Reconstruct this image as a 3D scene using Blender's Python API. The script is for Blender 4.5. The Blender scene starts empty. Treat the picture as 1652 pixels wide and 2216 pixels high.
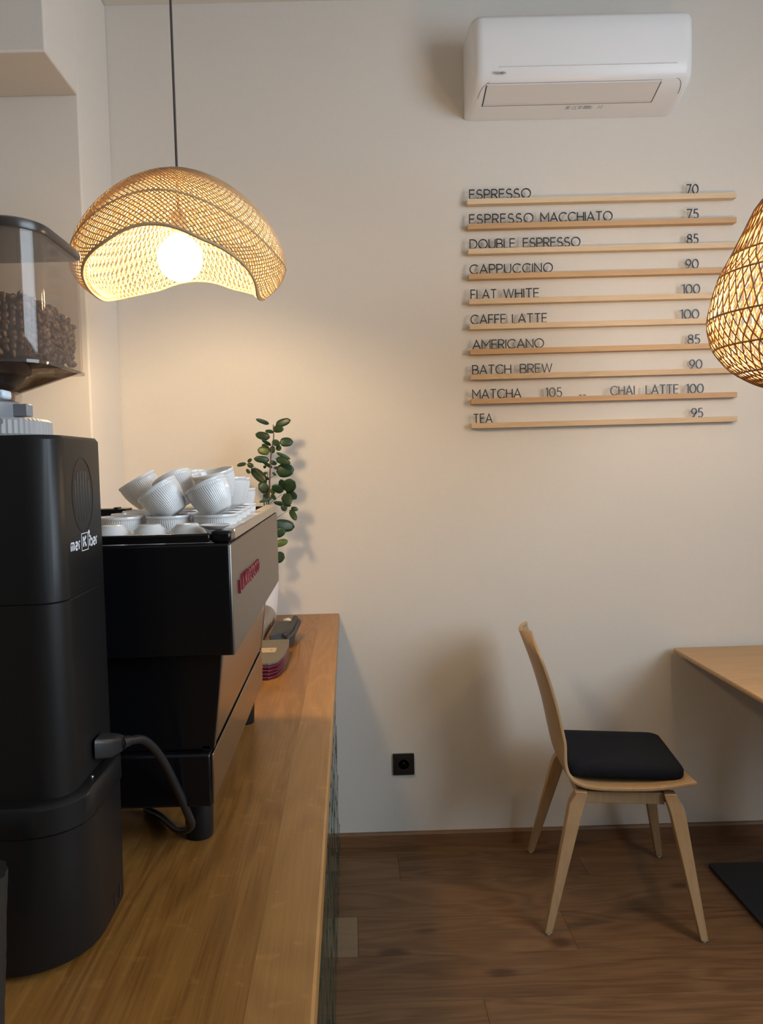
import bpy, bmesh, math, random
from mathutils import Vector, Matrix
R = math.radians
PI = math.pi
random.seed(7)
scene = bpy.context.scene
C = scene.collection

# ------------------------------------------------------------------ camera
CAM = Vector((0.0, 0.0, 1.512))
F_PX, PX, PY = 1650.0, 768.476, 1080.695
yaw, pitch, roll = 6.91136728e-03, -4.72034053e-02, -2.69896055e-02
fw = Vector((math.sin(yaw)*math.cos(pitch), math.cos(yaw)*math.cos(pitch), math.sin(pitch)))
rt = Vector((math.cos(yaw), -math.sin(yaw), 0))
up = rt.cross(fw)
r2 = rt*math.cos(roll) + up*math.sin(roll)
u2 = -rt*math.sin(roll) + up*math.cos(roll)
cam_d = bpy.data.cameras.new('camera')
cam = bpy.data.objects.new('camera', cam_d)
C.objects.link(cam)
mw = Matrix((r2, u2, -fw)).transposed().to_4x4()
mw.translation = CAM
cam.matrix_world = mw
cam_d.sensor_fit = 'VERTICAL'
cam_d.sensor_height = 36.0
cam_d.sensor_width = 36.0
cam_d.lens = F_PX/2216.0*36.0
cam_d.shift_x = (826.0-PX)/2216.0
cam_d.shift_y = (PY-1108.0)/2216.0
cam_d.clip_start = 0.02
scene.camera = cam

# ------------------------------------------------------------------ light
world = bpy.data.worlds.new('world')
scene.world = world
world.use_nodes = True
bg = world.node_tree.nodes['Background']
bg.inputs[0].default_value = (0.75, 0.85, 1.0, 1)
bg.inputs[1].default_value = 0.6
vs = scene.view_settings
vs.view_transform = 'Standard'
vs.look = 'None'
vs.exposure = -0.12
vs.gamma = 1.0
vs.use_curve_mapping = False

def area_light(name, loc, rot, sx, sy, power, col):
    d = bpy.data.lights.new(name, 'AREA')
    d.shape = 'RECTANGLE'; d.size = sx; d.size_y = sy
    d.energy = power; d.color = col
    o = bpy.data.objects.new(name, d); C.objects.link(o)
    o.location = loc; o.rotation_euler = rot
    return o
# daylight through the shop window in the right wall
area_light('window_daylight', (2.80, -0.15, 2.18), (0, R(90), 0), 1.76, 2.3, 112.0, (0.74, 0.87, 1.0))

# ------------------------------------------------------------------ materials
def new_mat(name):
    m = bpy.data.materials.new(name); m.use_nodes = True
    nt = m.node_tree
    return m, nt, nt.nodes['Principled BSDF']
def rgb(c): return (c[0], c[1], c[2], 1.0)
def N(nt, t, **kw):
    n = nt.nodes.new(t)
    for k, v in kw.items(): setattr(n, k, v)
    return n
def simple(name, col, rough=0.5, metal=0.0, spec=0.5, bump=0.0, bscale=200.0, coat=0.0, var=0.0):
    m, nt, b = new_mat(name)
    b.inputs['Base Color'].default_value = rgb(col)
    b.inputs['Roughness'].default_value = rough
    b.inputs['Metallic'].default_value = metal
    b.inputs['Specular IOR Level'].default_value = spec
    b.inputs['Coat Weight'].default_value = coat
    tc = N(nt, 'ShaderNodeTexCoord')
    nz = N(nt, 'ShaderNodeTexNoise'); nz.inputs['Scale'].default_value = bscale
    nt.links.new(tc.outputs['Object'], nz.inputs['Vector'])
    if bump > 0:
        bp = N(nt, 'ShaderNodeBump'); bp.inputs['Strength'].default_value = bump
        bp.inputs['Distance'].default_value = 0.002
        nt.links.new(nz.outputs['Fac'], bp.inputs['Height'])
        nt.links.new(bp.outputs['Normal'], b.inputs['Normal'])
    if var > 0:
        mx = N(nt, 'ShaderNodeMix', data_type='RGBA')
        mx.inputs[6].default_value = rgb([c*(1-var) for c in col])
        mx.inputs[7].default_value = rgb([min(1, c*(1+var)) for c in col])
        nt.links.new(nz.outputs['Fac'], mx.inputs[0])
        nt.links.new(mx.outputs[2], b.inputs['Base Color'])
    return m
def wood(name, dark, light, axis='x', scale=1.0, rough=0.45, contrast=1.0, spread=0.25, knots=False, flecks=False, bump=0.06):
    """oak: fine pores stretched along the grain, broad cathedral figure, tone per piece"""
    m, nt, b = new_mat(name)
    L = nt.links.new
    tc = N(nt, 'ShaderNodeTexCoord'); oi = N(nt, 'ShaderNodeObjectInfo')
    mul = N(nt, 'ShaderNodeVectorMath', operation='SCALE'); mul.inputs[3].default_value = 37.0
    cmb = N(nt, 'ShaderNodeCombineXYZ')
    for i in range(3): L(oi.outputs['Random'], cmb.inputs[i])
    L(cmb.outputs[0], mul.inputs[0])
    add = N(nt, 'ShaderNodeVectorMath', operation='ADD')
    L(tc.outputs['Object'], add.inputs[0]); L(mul.outputs[0], add.inputs[1])
    def mapped(al, ac):
        mp = N(nt, 'ShaderNodeMapping')
        s = [ac*scale]*3; s['xyz'.index(axis)] = al*scale
        mp.inputs['Scale'].default_value = s
        L(add.outputs[0], mp.inputs['Vector']); return mp
    m1 = mapped(9.0, 380.0)
    n1 = N(nt, 'ShaderNodeTexNoise'); n1.inputs['Scale'].default_value = 1.0; n1.inputs['Detail'].default_value = 3
    L(m1.outputs[0], n1.inputs['Vector'])
    m2 = mapped(1.3, 9.0)
    n2 = N(nt, 'ShaderNodeTexNoise'); n2.inputs['Scale'].default_value = 1.0; n2.inputs['Detail'].default_value = 2
    n2.inputs['Distortion'].default_value = 0.6
    L(m2.outputs[0], n2.inputs['Vector'])
    sn = N(nt, 'ShaderNodeMath', operation='MULTIPLY'); sn.inputs[1].default_value = 60.0
    L(n2.outputs['Fac'], sn.inputs[0])
    si = N(nt, 'ShaderNodeMath', operation='SINE'); L(sn.outputs[0], si.inputs[0])
    m3 = mapped(0.8, 4.0)
    n3 = N(nt, 'ShaderNodeTexNoise'); n3.inputs['Scale'].default_value = 1.0; L(m3.outputs[0], n3.inputs['Vector'])
    # factor = .5 + fine + rings + broad + tone
    def lin(sock, k, off):
        a = N(nt, 'ShaderNodeMath', operation='MULTIPLY_ADD'); L(sock, a.inputs[0])
        a.inputs[1].default_value = k; a.inputs[2].default_value = off; return a.outputs[0]
    def plus(a, c):
        s = N(nt, 'ShaderNodeMath', operation='ADD'); L(a, s.inputs[0]); L(c, s.inputs[1]); return s.outputs[0]
    f = lin(n1.outputs['Fac'], 0.9*contrast, 0.5-0.45*contrast)
    f = plus(f, lin(si.outputs[0], 0.14*contrast, 0.0))
    f = plus(f, lin(n3.outputs['Fac'], 0.7*contrast, -0.35*contrast))
    f = plus(f, lin(oi.outputs['Random'], spread*2, -spread))
    if flecks:
        m4 = mapped(60.0, 40.0)
        n4 = N(nt, 'ShaderNodeTexNoise'); n4.inputs['Scale'].default_value = 1.0; L(m4.outputs[0], n4.inputs['Vector'])
        r4 = N(nt, 'ShaderNodeMapRange'); r4.inputs[1].default_value = 0.62; r4.inputs[2].default_value = 0.72
        r4.inputs[3].default_value = 0; r4.inputs[4].default_value = 0.25
        L(n4.outputs['Fac'], r4.inputs[0]); f = plus(f, r4.outputs[0])
    if knots:
        m5 = mapped(3.2, 7.0)
        v5 = N(nt, 'ShaderNodeTexVoronoi'); v5.inputs['Scale'].default_value = 1.0
        L(m5.outputs[0], v5.inputs['Vector'])
        r5 = N(nt, 'ShaderNodeMapRange'); r5.inputs[1].default_value = 0.03; r5.inputs[2].default_value = 0.16
        r5.inputs[3].default_value = -0.8; r5.inputs[4].default_value = 0.0
        L(v5.outputs['Distance'], r5.inputs[0]); f = plus(f, r5.outputs[0])
    cl = N(nt, 'ShaderNodeClamp'); L(f, cl.inputs[0])
    mx = N(nt, 'ShaderNodeMix', data_type='RGBA')
    mx.inputs[6].default_value = rgb(dark); mx.inputs[7].default_value = rgb(light)
    L(cl.outputs[0], mx.inputs[0]); L(mx.outputs[2], b.inputs['Base Color'])
    b.inputs['Roughness'].default_value = rough
    bp = N(nt, 'ShaderNodeBump'); bp.inputs['Strength'].default_value = bump; bp.inputs['Distance'].default_value = 0.001
    L(n1.outputs['Fac'], bp.inputs['Height']); L(bp.outputs['Normal'], b.inputs['Normal'])
    return m
def emitter(name, col, strength):
    m, nt, b = new_mat(name)
    b.inputs['Base Color'].default_value = (0.8, 0.8, 0.8, 1)
    b.inputs['Emission Color'].default_value = rgb(col)
    b.inputs['Emission Strength'].default_value = strength
    return m
def translucent(name, col, trans, rough=0.5, var=0.2, scale=60.0):
    m, nt, b = new_mat(name)
    out = nt.nodes['Material Output']
    L = nt.links.new
    tc = N(nt, 'ShaderNodeTexCoord'); nz = N(nt, 'ShaderNodeTexNoise'); nz.inputs['Scale'].default_value = scale
    L(tc.outputs['Object'], nz.inputs['Vector'])
    mx = N(nt, 'ShaderNodeMix', data_type='RGBA')
    mx.inputs[6].default_value = rgb([c*(1-var) for c in col]); mx.inputs[7].default_value = rgb([c*(1+var) for c in col])
    L(nz.outputs['Fac'], mx.inputs[0]); L(mx.outputs[2], b.inputs['Base Color'])
    b.inputs['Roughness'].default_value = rough
    t = N(nt, 'ShaderNodeBsdfTranslucent'); L(mx.outputs[2], t.inputs['Color'])
    ms = N(nt, 'ShaderNodeMixShader'); ms.inputs[0].default_value = trans
    L(b.outputs[0], ms.inputs[1]); L(t.outputs[0], ms.inputs[2]); L(ms.outputs[0], out.inputs['Surface'])
    return m
def clear_plastic(name, tint, haze, hazecol, rough=0.04):
    m, nt, b = new_mat(name)
    out = nt.nodes['Material Output']; L = nt.links.new
    tr = N(nt, 'ShaderNodeBsdfTransparent'); tr.inputs[0].default_value = rgb(tint)
    gl = N(nt, 'ShaderNodeBsdfGlossy'); gl.inputs['Roughness'].default_value = rough
    df = N(nt, 'ShaderNodeBsdfDiffuse'); df.inputs[0].default_value = rgb(hazecol)
    tc = N(nt, 'ShaderNodeTexCoord'); nz = N(nt, 'ShaderNodeTexNoise'); nz.inputs['Scale'].default_value = 25.0
    nz.inputs['Detail'].default_value = 4
    L(tc.outputs['Object'], nz.inputs['Vector'])
    mr = N(nt, 'ShaderNodeMapRange'); mr.inputs[3].default_value = haze*0.5; mr.inputs[4].default_value = haze*1.5
    L(nz.outputs['Fac'], mr.inputs[0])
    m1 = N(nt, 'ShaderNodeMixShader'); L(mr.outputs[0], m1.inputs[0]); L(tr.outputs[0], m1.inputs[1]); L(df.outputs[0], m1.inputs[2])
    lw = N(nt, 'ShaderNodeLayerWeight'); pw = N(nt, 'ShaderNodeMath', operation='POWER'); pw.inputs[1].default_value = 5.0
    L(lw.outputs['Facing'], pw.inputs[0])
    fr = N(nt, 'ShaderNodeMath', operation='MULTIPLY_ADD'); fr.inputs[1].default_value = 0.5; fr.inputs[2].default_value = 0.03
    L(pw.outputs[0], fr.inputs[0])
    m2 = N(nt, 'ShaderNodeMixShader'); L(fr.outputs[0], m2.inputs[0]); L(m1.outputs[0], m2.inputs[1]); L(gl.outputs[0], m2.inputs[2])
    L(m2.outputs[0], out.inputs['Surface'])
    return m

M = {}
M['wall'] = simple('wall_plaster', (0.685, 0.645, 0.590), 0.9, bump=0.12, bscale=90, var=0.02, spec=0.2)
M['wall_low_bounce'] = simple('wall_unseen_low_bounce', (0.22, 0.20, 0.175), 0.9, spec=0.2)  # unseen wall behind the camera, tone darkened to cut bounced light
M['ceiling'] = simple('ceiling_paint', (0.74, 0.70, 0.64), 0.9, spec=0.2)
M['worktop'] = wood('worktop_oak', (0.160, 0.064, 0.012), (0.375, 0.176, 0.042), 'y', 1.0, 0.36, 1.0, 0.06, flecks=True)
M['worktop_light'] = wood('worktop_oak_light', (0.215, 0.096, 0.024), (0.420, 0.212, 0.062), 'y', 1.0, 0.36, 0.75, 0.06, flecks=True)
M['floor'] = wood('floor_oak', (0.072, 0.033, 0.014), (0.240, 0.130, 0.060), 'x', 0.8, 0.42, 0.9, 0.12, knots=True)
M['floor_light'] = wood('floor_oak_pale', (0.150, 0.098, 0.055), (0.300, 0.205, 0.120), 'x', 0.8, 0.42, 0.6, 0.02)
M['subfloor'] = simple('subfloor', (0.05, 0.03, 0.02), 0.8)
M['skirting'] = wood('skirting_oak', (0.14, 0.065, 0.028), (0.26, 0.130, 0.058), 'x', 1.0, 0.45, 0.8)
M['chair'] = wood('chair_oak', (0.30, 0.185, 0.088), (0.50, 0.335, 0.180), 'z', 1.0, 0.45, 0.55, 0.05)
M['shell'] = wood('shell_ply', (0.33, 0.200, 0.095), (0.53, 0.350, 0.185), 'z', 0.8, 0.4, 0.5, 0.05)
M['table'] = wood('table_oak', (0.33, 0.190, 0.080), (0.55, 0.350, 0.165), 'x', 1.0, 0.4, 0.6, 0.05)
M['rail'] = wood('rail_birch', (0.52, 0.345, 0.185), (0.82, 0.65, 0.44), 'x', 1.0, 0.55, 0.45, 0.50)
M['rail_honey'] = wood('rail_birch_honey', (0.42, 0.235, 0.100), (0.66, 0.43, 0.22), 'x', 1.0, 0.55, 0.45, 0.1)
M['letter'] = simple('letter_black', (0.018, 0.016, 0.016), 0.4)
M['black_plastic'] = simple('grinder_black', (0.009, 0.0085, 0.0085), 0.38, bump=0.04, bscale=900, spec=0.28)
M['black_gloss'] = simple('machine_black', (0.005, 0.005, 0.006), 0.2, spec=0.3)
M['black_satin'] = simple('machine_satin', (0.008, 0.008, 0.009), 0.4, spec=0.3)
M['steel'] = simple('machine_steel', (0.235, 0.203, 0.172), 0.40, metal=1.0, bump=0.02, bscale=400)
M['mirror_steel'] = simple('machine_polished', (0.30, 0.26, 0.22), 0.20, metal=1.0)
M['steel_rail'] = simple('tray_steel', (0.55, 0.52, 0.48), 0.3, metal=1.0)
M['alu'] = simple('alu_grey', (0.23, 0.235, 0.25), 0.4)
M['alu_light'] = simple('alu_light', (0.36, 0.345, 0.345), 0.5)
M['knob_white'] = simple('slider_pale', (0.62, 0.76, 0.85), 0.3)
M['red'] = simple('logo_red', (0.22, 0.014, 0.028), 0.35)
M['white_print'] = simple('logo_white', (0.75, 0.77, 0.82), 0.5)
M['grey_print'] = simple('print_grey', (0.22, 0.22, 0.23), 0.6)
M['porcelain'] = simple('porcelain_white', (0.76, 0.755, 0.75), 0.16, spec=0.55, coat=0.3)
M['pot'] = simple('pot_white', (0.78, 0.75, 0.75), 0.45)
M['soil'] = simple('soil', (0.03, 0.02, 0.014), 0.95, bump=0.8, bscale=120)
M['leaf'] = translucent('leaf_green', (0.022, 0.055, 0.018), 0.10, 0.38, 0.45, 14.0)
M['leaf_light'] = translucent('leaf_light', (0.085, 0.135, 0.022), 0.15, 0.38, 0.35, 14.0)
M['stem'] = simple('stem_brown', (0.10, 0.065, 0.038), 0.7)
M['rattan'] = translucent('rattan_tan', (0.58, 0.415, 0.235), 0.10, 0.55, 0.25, 30.0)
M['rattan_in_lit'] = translucent('rattan_inner_lit', (0.74, 0.60, 0.38), 0.35, 0.55, 0.2, 30.0)  # inner strands made paler: bulb-lit glow partly put into the colour
M['rattan_brown'] = translucent('rattan_brown', (0.36, 0.190, 0.075), 0.08, 0.55, 0.2, 30.0)
M['cord'] = simple('cord_fabric', (0.075, 0.058, 0.055), 0.8)
M['ac'] = simple('ac_white', (0.80, 0.81, 0.83), 0.38)
M['ac_low'] = simple('ac_white_low', (0.74, 0.735, 0.74), 0.42)
M['ac_dark'] = simple('ac_gap', (0.10, 0.10, 0.115), 0.6)
M['socket'] = simple('socket_black', (0.012, 0.011, 0.011), 0.35)
M['metal_pin'] = simple('pin_metal', (0.6, 0.6, 0.6), 0.3, metal=1.0)
M['cushion'] = simple('cushion_fabric', (0.006, 0.007, 0.012), 0.9, bump=0.3, bscale=500, spec=0.25)
M['plate'] = simple('base_plate_black', (0.016, 0.018, 0.024), 0.5)
M['tile'] = simple('tile_green', (0.008, 0.030, 0.022), 0.10, var=0.35, bscale=20, spec=0.6)
M['grout'] = simple('grout_dark', (0.03, 0.035, 0.033), 0.9)
M['cabinet'] = simple('cabinet_dark', (0.03, 0.03, 0.03), 0.7)
M['bean'] = simple('bean_brown', (0.150, 0.062, 0.030), 0.35, var=0.45, bscale=40)
M['bean_pale'] = simple('bean_pale', (0.30, 0.155, 0.050), 0.4, var=0.3, bscale=40)
M['hopper'] = clear_plastic('hopper_clear', (0.93, 0.90, 0.865), 0.075, (0.50, 0.42, 0.37))
M['hopper_lid'] = simple('hopper_lid_smoke', (0.045, 0.036, 0.030), 0.25)
M['funnel'] = clear_plastic('funnel_smoke', (0.60, 0.53, 0.46), 0.10, (0.14, 0.12, 0.10))
M['cable'] = simple('cable_black', (0.014, 0.014, 0.015), 0.4)
M['burgundy'] = simple('pouch_burgundy', (0.085, 0.004, 0.020), 0.3)
M['taupe'] = simple('pouch_taupe', (0.135, 0.110, 0.078), 0.6)
M['kraft'] = simple('tag_kraft', (0.42, 0.32, 0.19), 0.7)
M['charcoal'] = simple('bag_charcoal', (0.040, 0.038, 0.040), 0.65, bump=0.2, bscale=150)
M['wire'] = simple('wire_chrome', (0.75, 0.66, 0.55), 0.22, metal=1.0)
M['glide'] = simple('glide_white', (0.65, 0.63, 0.62), 0.5)
M['bulb'] = emitter('bulb_glow', (1.0, 0.71, 0.39), 200.0)
M['frame_white'] = simple('window_frame_white', (0.7, 0.7, 0.7), 0.4)
M['pane'] = clear_plastic('window_glass', (0.97, 0.98, 0.98), 0.0, (0.5, 0.5, 0.5))
M['ribbed_black'] = simple('ripple_black', (0.016, 0.015, 0.014), 0.5)

# ------------------------------------------------------------------ mesh helpers
class MB:
    def __init__(s): s.v = []; s.f = []
    def add(s, vs, fs):
        o = len(s.v); s.v += [tuple(p) for p in vs]; s.f += [tuple(i+o for i in f) for f in fs]; return s
    def box(s, x0, x1, y0, y1, z0, z1):
        return s.hexa([(x0,y0,z0),(x1,y0,z0),(x1,y1,z0),(x0,y1,z0),(x0,y0,z1),(x1,y0,z1),(x1,y1,z1),(x0,y1,z1)])
    def hexa(s, p):
        return s.add(p, [(3,2,1,0),(4,5,6,7),(0,1,5,4),(1,2,6,5),(2,3,7,6),(3,0,4,7)])
    def loft(s, rings, cap=True, closed=True):
        n = len(rings[0]); vs = [p for r in rings for p in r]; fs = []
        for i in range(len(rings)-1):
            for j in range(n if closed else n-1):
                k = (j+1) % n
                fs.append((i*n+j, i*n+k, (i+1)*n+k, (i+1)*n+j))
        if cap:
            fs.append(tuple(range(n-1, -1, -1)))
            fs.append(tuple((len(rings)-1)*n+j for j in range(n)))
        return s.add(vs, fs)
    def lathe(s, prof, n=32, c=(0,0,0), cap=True, ripple=None):
        rings = []
        for i, (r, z) in enumerate(prof):
            ring = []
            for j in range(n):
                a = 2*PI*j/n
                rr = r if ripple is None else r + ripple(i, j, r)
                ring.append((c[0]+rr*math.cos(a), c[1]+rr*math.sin(a), c[2]+z))
            rings.append(ring)
        return s.loft(rings, cap)
    def tube(s, path, r, n=6, cap=True):
        path = [Vector(p) for p in path]
        rings = []; prev = None
        for i, p in enumerate(path):
            a = path[max(i-1, 0)]; b = path[min(i+1, len(path)-1)]
            t = (b-a)
            if t.length < 1e-9: t = Vector((0, 0, 1))
            t.normalize()
            if prev is None:
                ref = Vector((0, 0, 1)) if abs(t.z) < 0.9 else Vector((1, 0, 0))
                u = t.cross(ref).normalized()
            else:
                u = (prev - t*prev.dot(t))
                u = u.normalized() if u.length > 1e-6 else t.orthogonal().normalized()
            prev = u; w = t.cross(u)
            rad = r[i] if isinstance(r, (list, tuple)) else r
            rings.append([p + (u*math.cos(2*PI*j/n) + w*math.sin(2*PI*j/n))*rad for j in range(n)])
        return s.loft(rings, cap)
    def prism(s, poly, z0, z1, xf=None):
        xf = xf or (lambda a, b, c: (a, b, c))
        n = len(poly)
        vs = [xf(a, b, z0) for a, b in poly] + [xf(a, b, z1) for a, b in poly]
        fs = [tuple(range(n-1, -1, -1)), tuple(range(n, 2*n))]
        for i in range(n):
            k = (i+1) % n; fs.append((i, k, n+k, n+i))
        return s.add(vs, fs)
    def mesh(s, name):
        me = bpy.data.meshes.new(name)
        me.from_pydata(s.v, [], s.f); me.update()
        bm = bmesh.new(); bm.from_mesh(me)
        bmesh.ops.recalc_face_normals(bm, faces=bm.faces)
        bm.to_mesh(me); bm.free()
        return me

def put(name, me, m, parent=None, world=True, smooth=None, bevel=0.0, segs=2):
    if isinstance(me, MB): me = me.mesh(name)
    if not me.materials: me.materials.append(M[m] if isinstance(m, str) else m)
    if smooth is not None:
        me.shade_smooth(); me.set_sharp_from_angle(angle=R(smooth))
    o = bpy.data.objects.new(name, me); C.objects.link(o)
    if bevel > 0:
        b = o.modifiers.new('bevel', 'BEVEL'); b.width = bevel; b.segments = segs; b.limit_method = 'ANGLE'; b.angle_limit = R(40)
        me.shade_smooth(); me.set_sharp_from_angle(angle=R(50))
    if parent is not None:
        o.parent = parent
        if world: o.matrix_parent_inverse = wmat(parent).inverted()
    return o
def wmat(o):
    m = Matrix.LocRotScale(o.location, o.rotation_euler, o.scale)
    if o.parent is not None: m = wmat(o.parent) @ o.matrix_parent_inverse @ m
    return m
def tag(o, label, cat, group=None):
    o['label'] = label; o['category'] = cat
    if group: o['group'] = group
    return o
def thing(name, label, cat, loc=(0,0,0), rotz=0.0, group=None):
    o = bpy.data.objects.new(name, None); C.objects.link(o)
    o.empty_display_size = 0.05
    o.location = loc; o.rotation_euler = (0, 0, rotz)
    return tag(o, label, cat, group)
def struct(name, me, m, parent=None, **kw):
    o = put(name, me, m, parent, **kw)
    if parent is None: o['kind'] = 'structure'
    return o
def rrect(x0, x1, y0, y1, r, n=6):
    rs = r if isinstance(r, (list, tuple)) else [r]*4     # corners: x1y0, x1y1, x0y1, x0y0
    pts = []
    for (cx, cy, a0), q in zip(((x1, y0, -90), (x1, y1, 0), (x0, y1, 90), (x0, y0, 180)), rs):
        sx = -1 if cx == x1 else 1; sy = 1 if cy == y0 else -1
        for i in range(n+1):
            a = R(a0 + 90*i/n)
            pts.append((cx+sx*q+q*math.cos(a), cy+sy*q+q*math.sin(a)))
    return pts
def smooth_path(pts, n=6):
    P = [Vector(p) for p in pts]; P = [P[0]*2-P[1]] + P + [P[-1]*2-P[-2]]
    out = []
    for i in range(1, len(P)-2):
        a, b, c, d = P[i-1:i+3]
        for k in range(n):
            t = k/n
            out.append(0.5*((2*b) + (c-a)*t + (2*a-5*b+4*c-d)*t*t + (3*b-a-3*c+d)*t**3))
    out.append(P[-2]); return out

# ------------------------------------------------------------------ stroke lettering
def arc(cx, cy, rx, ry, a0, a1, n=14):
    return [(cx+rx*math.cos(R(a0+(a1-a0)*i/n)), cy+ry*math.sin(R(a0+(a1-a0)*i/n))) for i in range(n+1)]
def glyph(ch):
    """(width, [polylines]) on a cap height of 1; closed strokes repeat their first point"""
    G = {
     'A': (.78, [[(0,0),(.39,1),(.78,0)], [(.14,.33),(.64,.33)]]),
     'B': (.60, [[(0,0),(0,1),(.32,1)]+arc(.32,.76,.24,.24,90,-90,8)[1:]+[(0,.52)], [(.32,.52)]+arc(.34,.26,.27,.26,90,-90,8)[1:]+[(0,0)]]),
     'C': (.80, [arc(.46,.5,.46,.5,42,318,20)]),
     'D': (.74, [[(0,0),(0,1),(.26,1)]+arc(.26,.5,.48,.5,90,-90,14)[1:]+[(0,0)]]),
     'E': (.52, [[(.52,1),(0,1),(0,0),(.52,0)], [(0,.52),(.47,.52)]]),
     'F': (.50, [[(.50,1),(0,1),(0,0)], [(0,.50),(.45,.50)]]),
     'H': (.66, [[(0,0),(0,1)], [(.66,0),(.66,1)], [(0,.5),(.66,.5)]]),
     'I': (.02, [[(.01,0),(.01,1)]]),
     'K': (.62, [[(0,0),(0,1)], [(.60,1),(.02,.42)], [(.2,.58),(.62,0)]]),
     'L': (.46, [[(0,1),(0,0),(.46,0)]]),
     'M': (.84, [[(0,0),(0,1),(.42,.36),(.84,1),(.84,0)]]),
     'N': (.70, [[(0,0),(0,1),(.70,0),(.70,1)]]),
     'O': (.92, [arc(.46,.5,.46,.5,90,450,26)]),
     'P': (.56, [[(0,0),(0,1),(.30,1)]+arc(.30,.73,.27,.27,90,-90,10)[1:]+[(0,.46)]]),
     'R': (.58, [[(0,0),(0,1),(.30,1)]+arc(.30,.73,.27,.27,90,-90,10)[1:]+[(0,.46)], [(.30,.46),(.58,0)]]),
     'S': (.58, [arc(.30,.745,.26,.255,35,270,12)+arc(.29,.25,.28,.25,80,-145,12)]),
     'T': (.64, [[(0,1),(.64,1)], [(.32,1),(.32,0)]]),
     'U': (.66, [[(0,1),(0,.33)]+arc(.33,.33,.33,.33,180,360,12)+[(.66,1)]]),
     'W': (1.0, [[(0,1),(.25,0),(.5,1),(.75,0),(1.0,1)]]),
     'Z': (.60, [[(0,1),(.60,1),(0,0),(.60,0)]]),
     '0': (.72, [arc(.36,.5,.36,.5,90,450,24)]),
     '1': (.24, [[(0,.90),(.22,1),(.22,0)]]),
     '5': (.58, [[(.54,1),(.14,1),(.08,.58)]+arc(.28,.31,.30,.31,120,-140,12)]),
     '7': (.60, [[(0,1),(.60,1),(.18,0)]]),
     '8': (.64, [arc(.32,.755,.25,.245,90,450,16), arc(.32,.265,.32,.265,90,450,18)]),
     '9': (.62, [arc(.31,.69,.31,.31,-20,340,18), [(.60,.58),(.22,0)]]),
     '-': (.34, [[(0,.09),(.34,.09)]]),
     'm': (.8, [[(0,0),(0,.72)], [(0,.50)]+arc(.2,.52,.2,.2,180,0,8)+[(.4,0)], [(.4,.50)]+arc(.6,.52,.2,.2,180,0,8)+[(.8,0)]]),
     'a': (.5, [[(.5,0),(.5,.50)]+arc(.27,.50,.23,.22,0,160,8), arc(.25,.2,.25,.2,90,450,12)]),
     'r': (.34, [[(0,0),(0,.72)], [(0,.48)]+arc(.22,.48,.22,.24,180,80,6)]),
     'i': (.05, [[(.02,0),(.02,.70)], arc(.02,1.0,.05,.05,0,360,8)]),
     'b': (.52, [[(0,0),(0,1.0)], arc(.26,.33,.26,.34,90,450,14)]),
    }
    return G[ch]
def ribbon(mb, pl, w, d, xf):
    """a stroke of width w and depth d along a polyline, mapped to space by xf(a, b, c)"""
    closed = len(pl) > 3 and abs(pl[0][0]-pl[-1][0]) < 1e-6 and abs(pl[0][1]-pl[-1][1]) < 1e-6
    P = [Vector((p[0], p[1])) for p in (pl[:-1] if closed else pl)]
    n = len(P); Lf, Rt = [], []
    for i in range(n):
        a = P[i-1] if (i > 0 or closed) else None
        b = P[(i+1) % n] if (i < n-1 or closed) else None
        if a is None: t = (b-P[i]).normalized(); nn = Vector((-t.y, t.x)); k = 1
        elif b is None: t = (P[i]-a).normalized(); nn = Vector((-t.y, t.x)); k = 1
        else:
            t1 = (P[i]-a).normalized(); t2 = (b-P[i]).normalized()
            n1 = Vector((-t1.y, t1.x)); n2 = Vector((-t2.y, t2.x)); nn = (n1+n2)
            nn = nn.normalized() if nn.length > 1e-4 else n1
            k = min(1/max(nn.dot(n1), 0.3), 2.2)
        Lf.append(P[i]+nn*(w/2*k)); Rt.append(P[i]-nn*(w/2*k))
    vs = []; fs = []
    for i in range(n):
        vs += [xf(Lf[i].x, Lf[i].y, 0), xf(Rt[i].x, Rt[i].y, 0), xf(Rt[i].x, Rt[i].y, d), xf(Lf[i].x, Lf[i].y, d)]
    for i in range(n if closed else n-1):
        a = 4*i; b = 4*((i+1) % n)
        for j in range(4):
            k = (j+1) % 4; fs.append((a+j, a+k, b+k, b+j))
    if not closed: fs += [(3,2,1,0), (4*n-4, 4*n-3, 4*n-2, 4*n-1)]
    mb.add(vs, fs)
def layout(word, x0, x1, h, w):
    """[(char, x)] so that the word fills x0..x1 with even gaps"""
    ws = [glyph(c)[0]*h for c in word]
    if len(word) == 1: return [(word, x0, 1.0)]
    gap = (x1-x0-w-sum(ws))/(len(word)-1); sx = 1.0
    if gap < 0.15*h:
        sx = (x1-x0-w-0.17*h*(len(word)-1))/sum(ws); gap = 0.17*h
    x = x0+w/2; out = []
    for c, cw in zip(word, ws):
        out.append((c, x, sx)); x += cw*sx+gap
    return out
def text_mesh(words, h, w, d, xf):
    mb = MB()
    for word, x0, x1 in words:
        for c, x, sx in layout(word, x0, x1, h, w):
            for pl in glyph(c)[1]:
                ribbon(mb, [(x+a*h*sx, b*h) for a, b in pl], w, d, xf)
    return mb

# ================================================================== setting
YW = 2.95; ZC = 3.25; XL = -0.868; XR = 2.85; XF = -2.3; YF = -2.3
def at(mb_fn): mb = MB(); mb_fn(mb); return mb
struct('wall_back', MB().box(XF-.1, XR+.1, YW, YW+.15, -.05, ZC+.1), 'wall')
struct('wall_left', MB().box(XF-.15, XF, YF, YW, -.05, ZC+.1), 'wall')
struct('wall_front', MB().box(XF-.1, XR+.1, YF-.15, YF, -.05, ZC+.1), 'wall_low_bounce')
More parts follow.
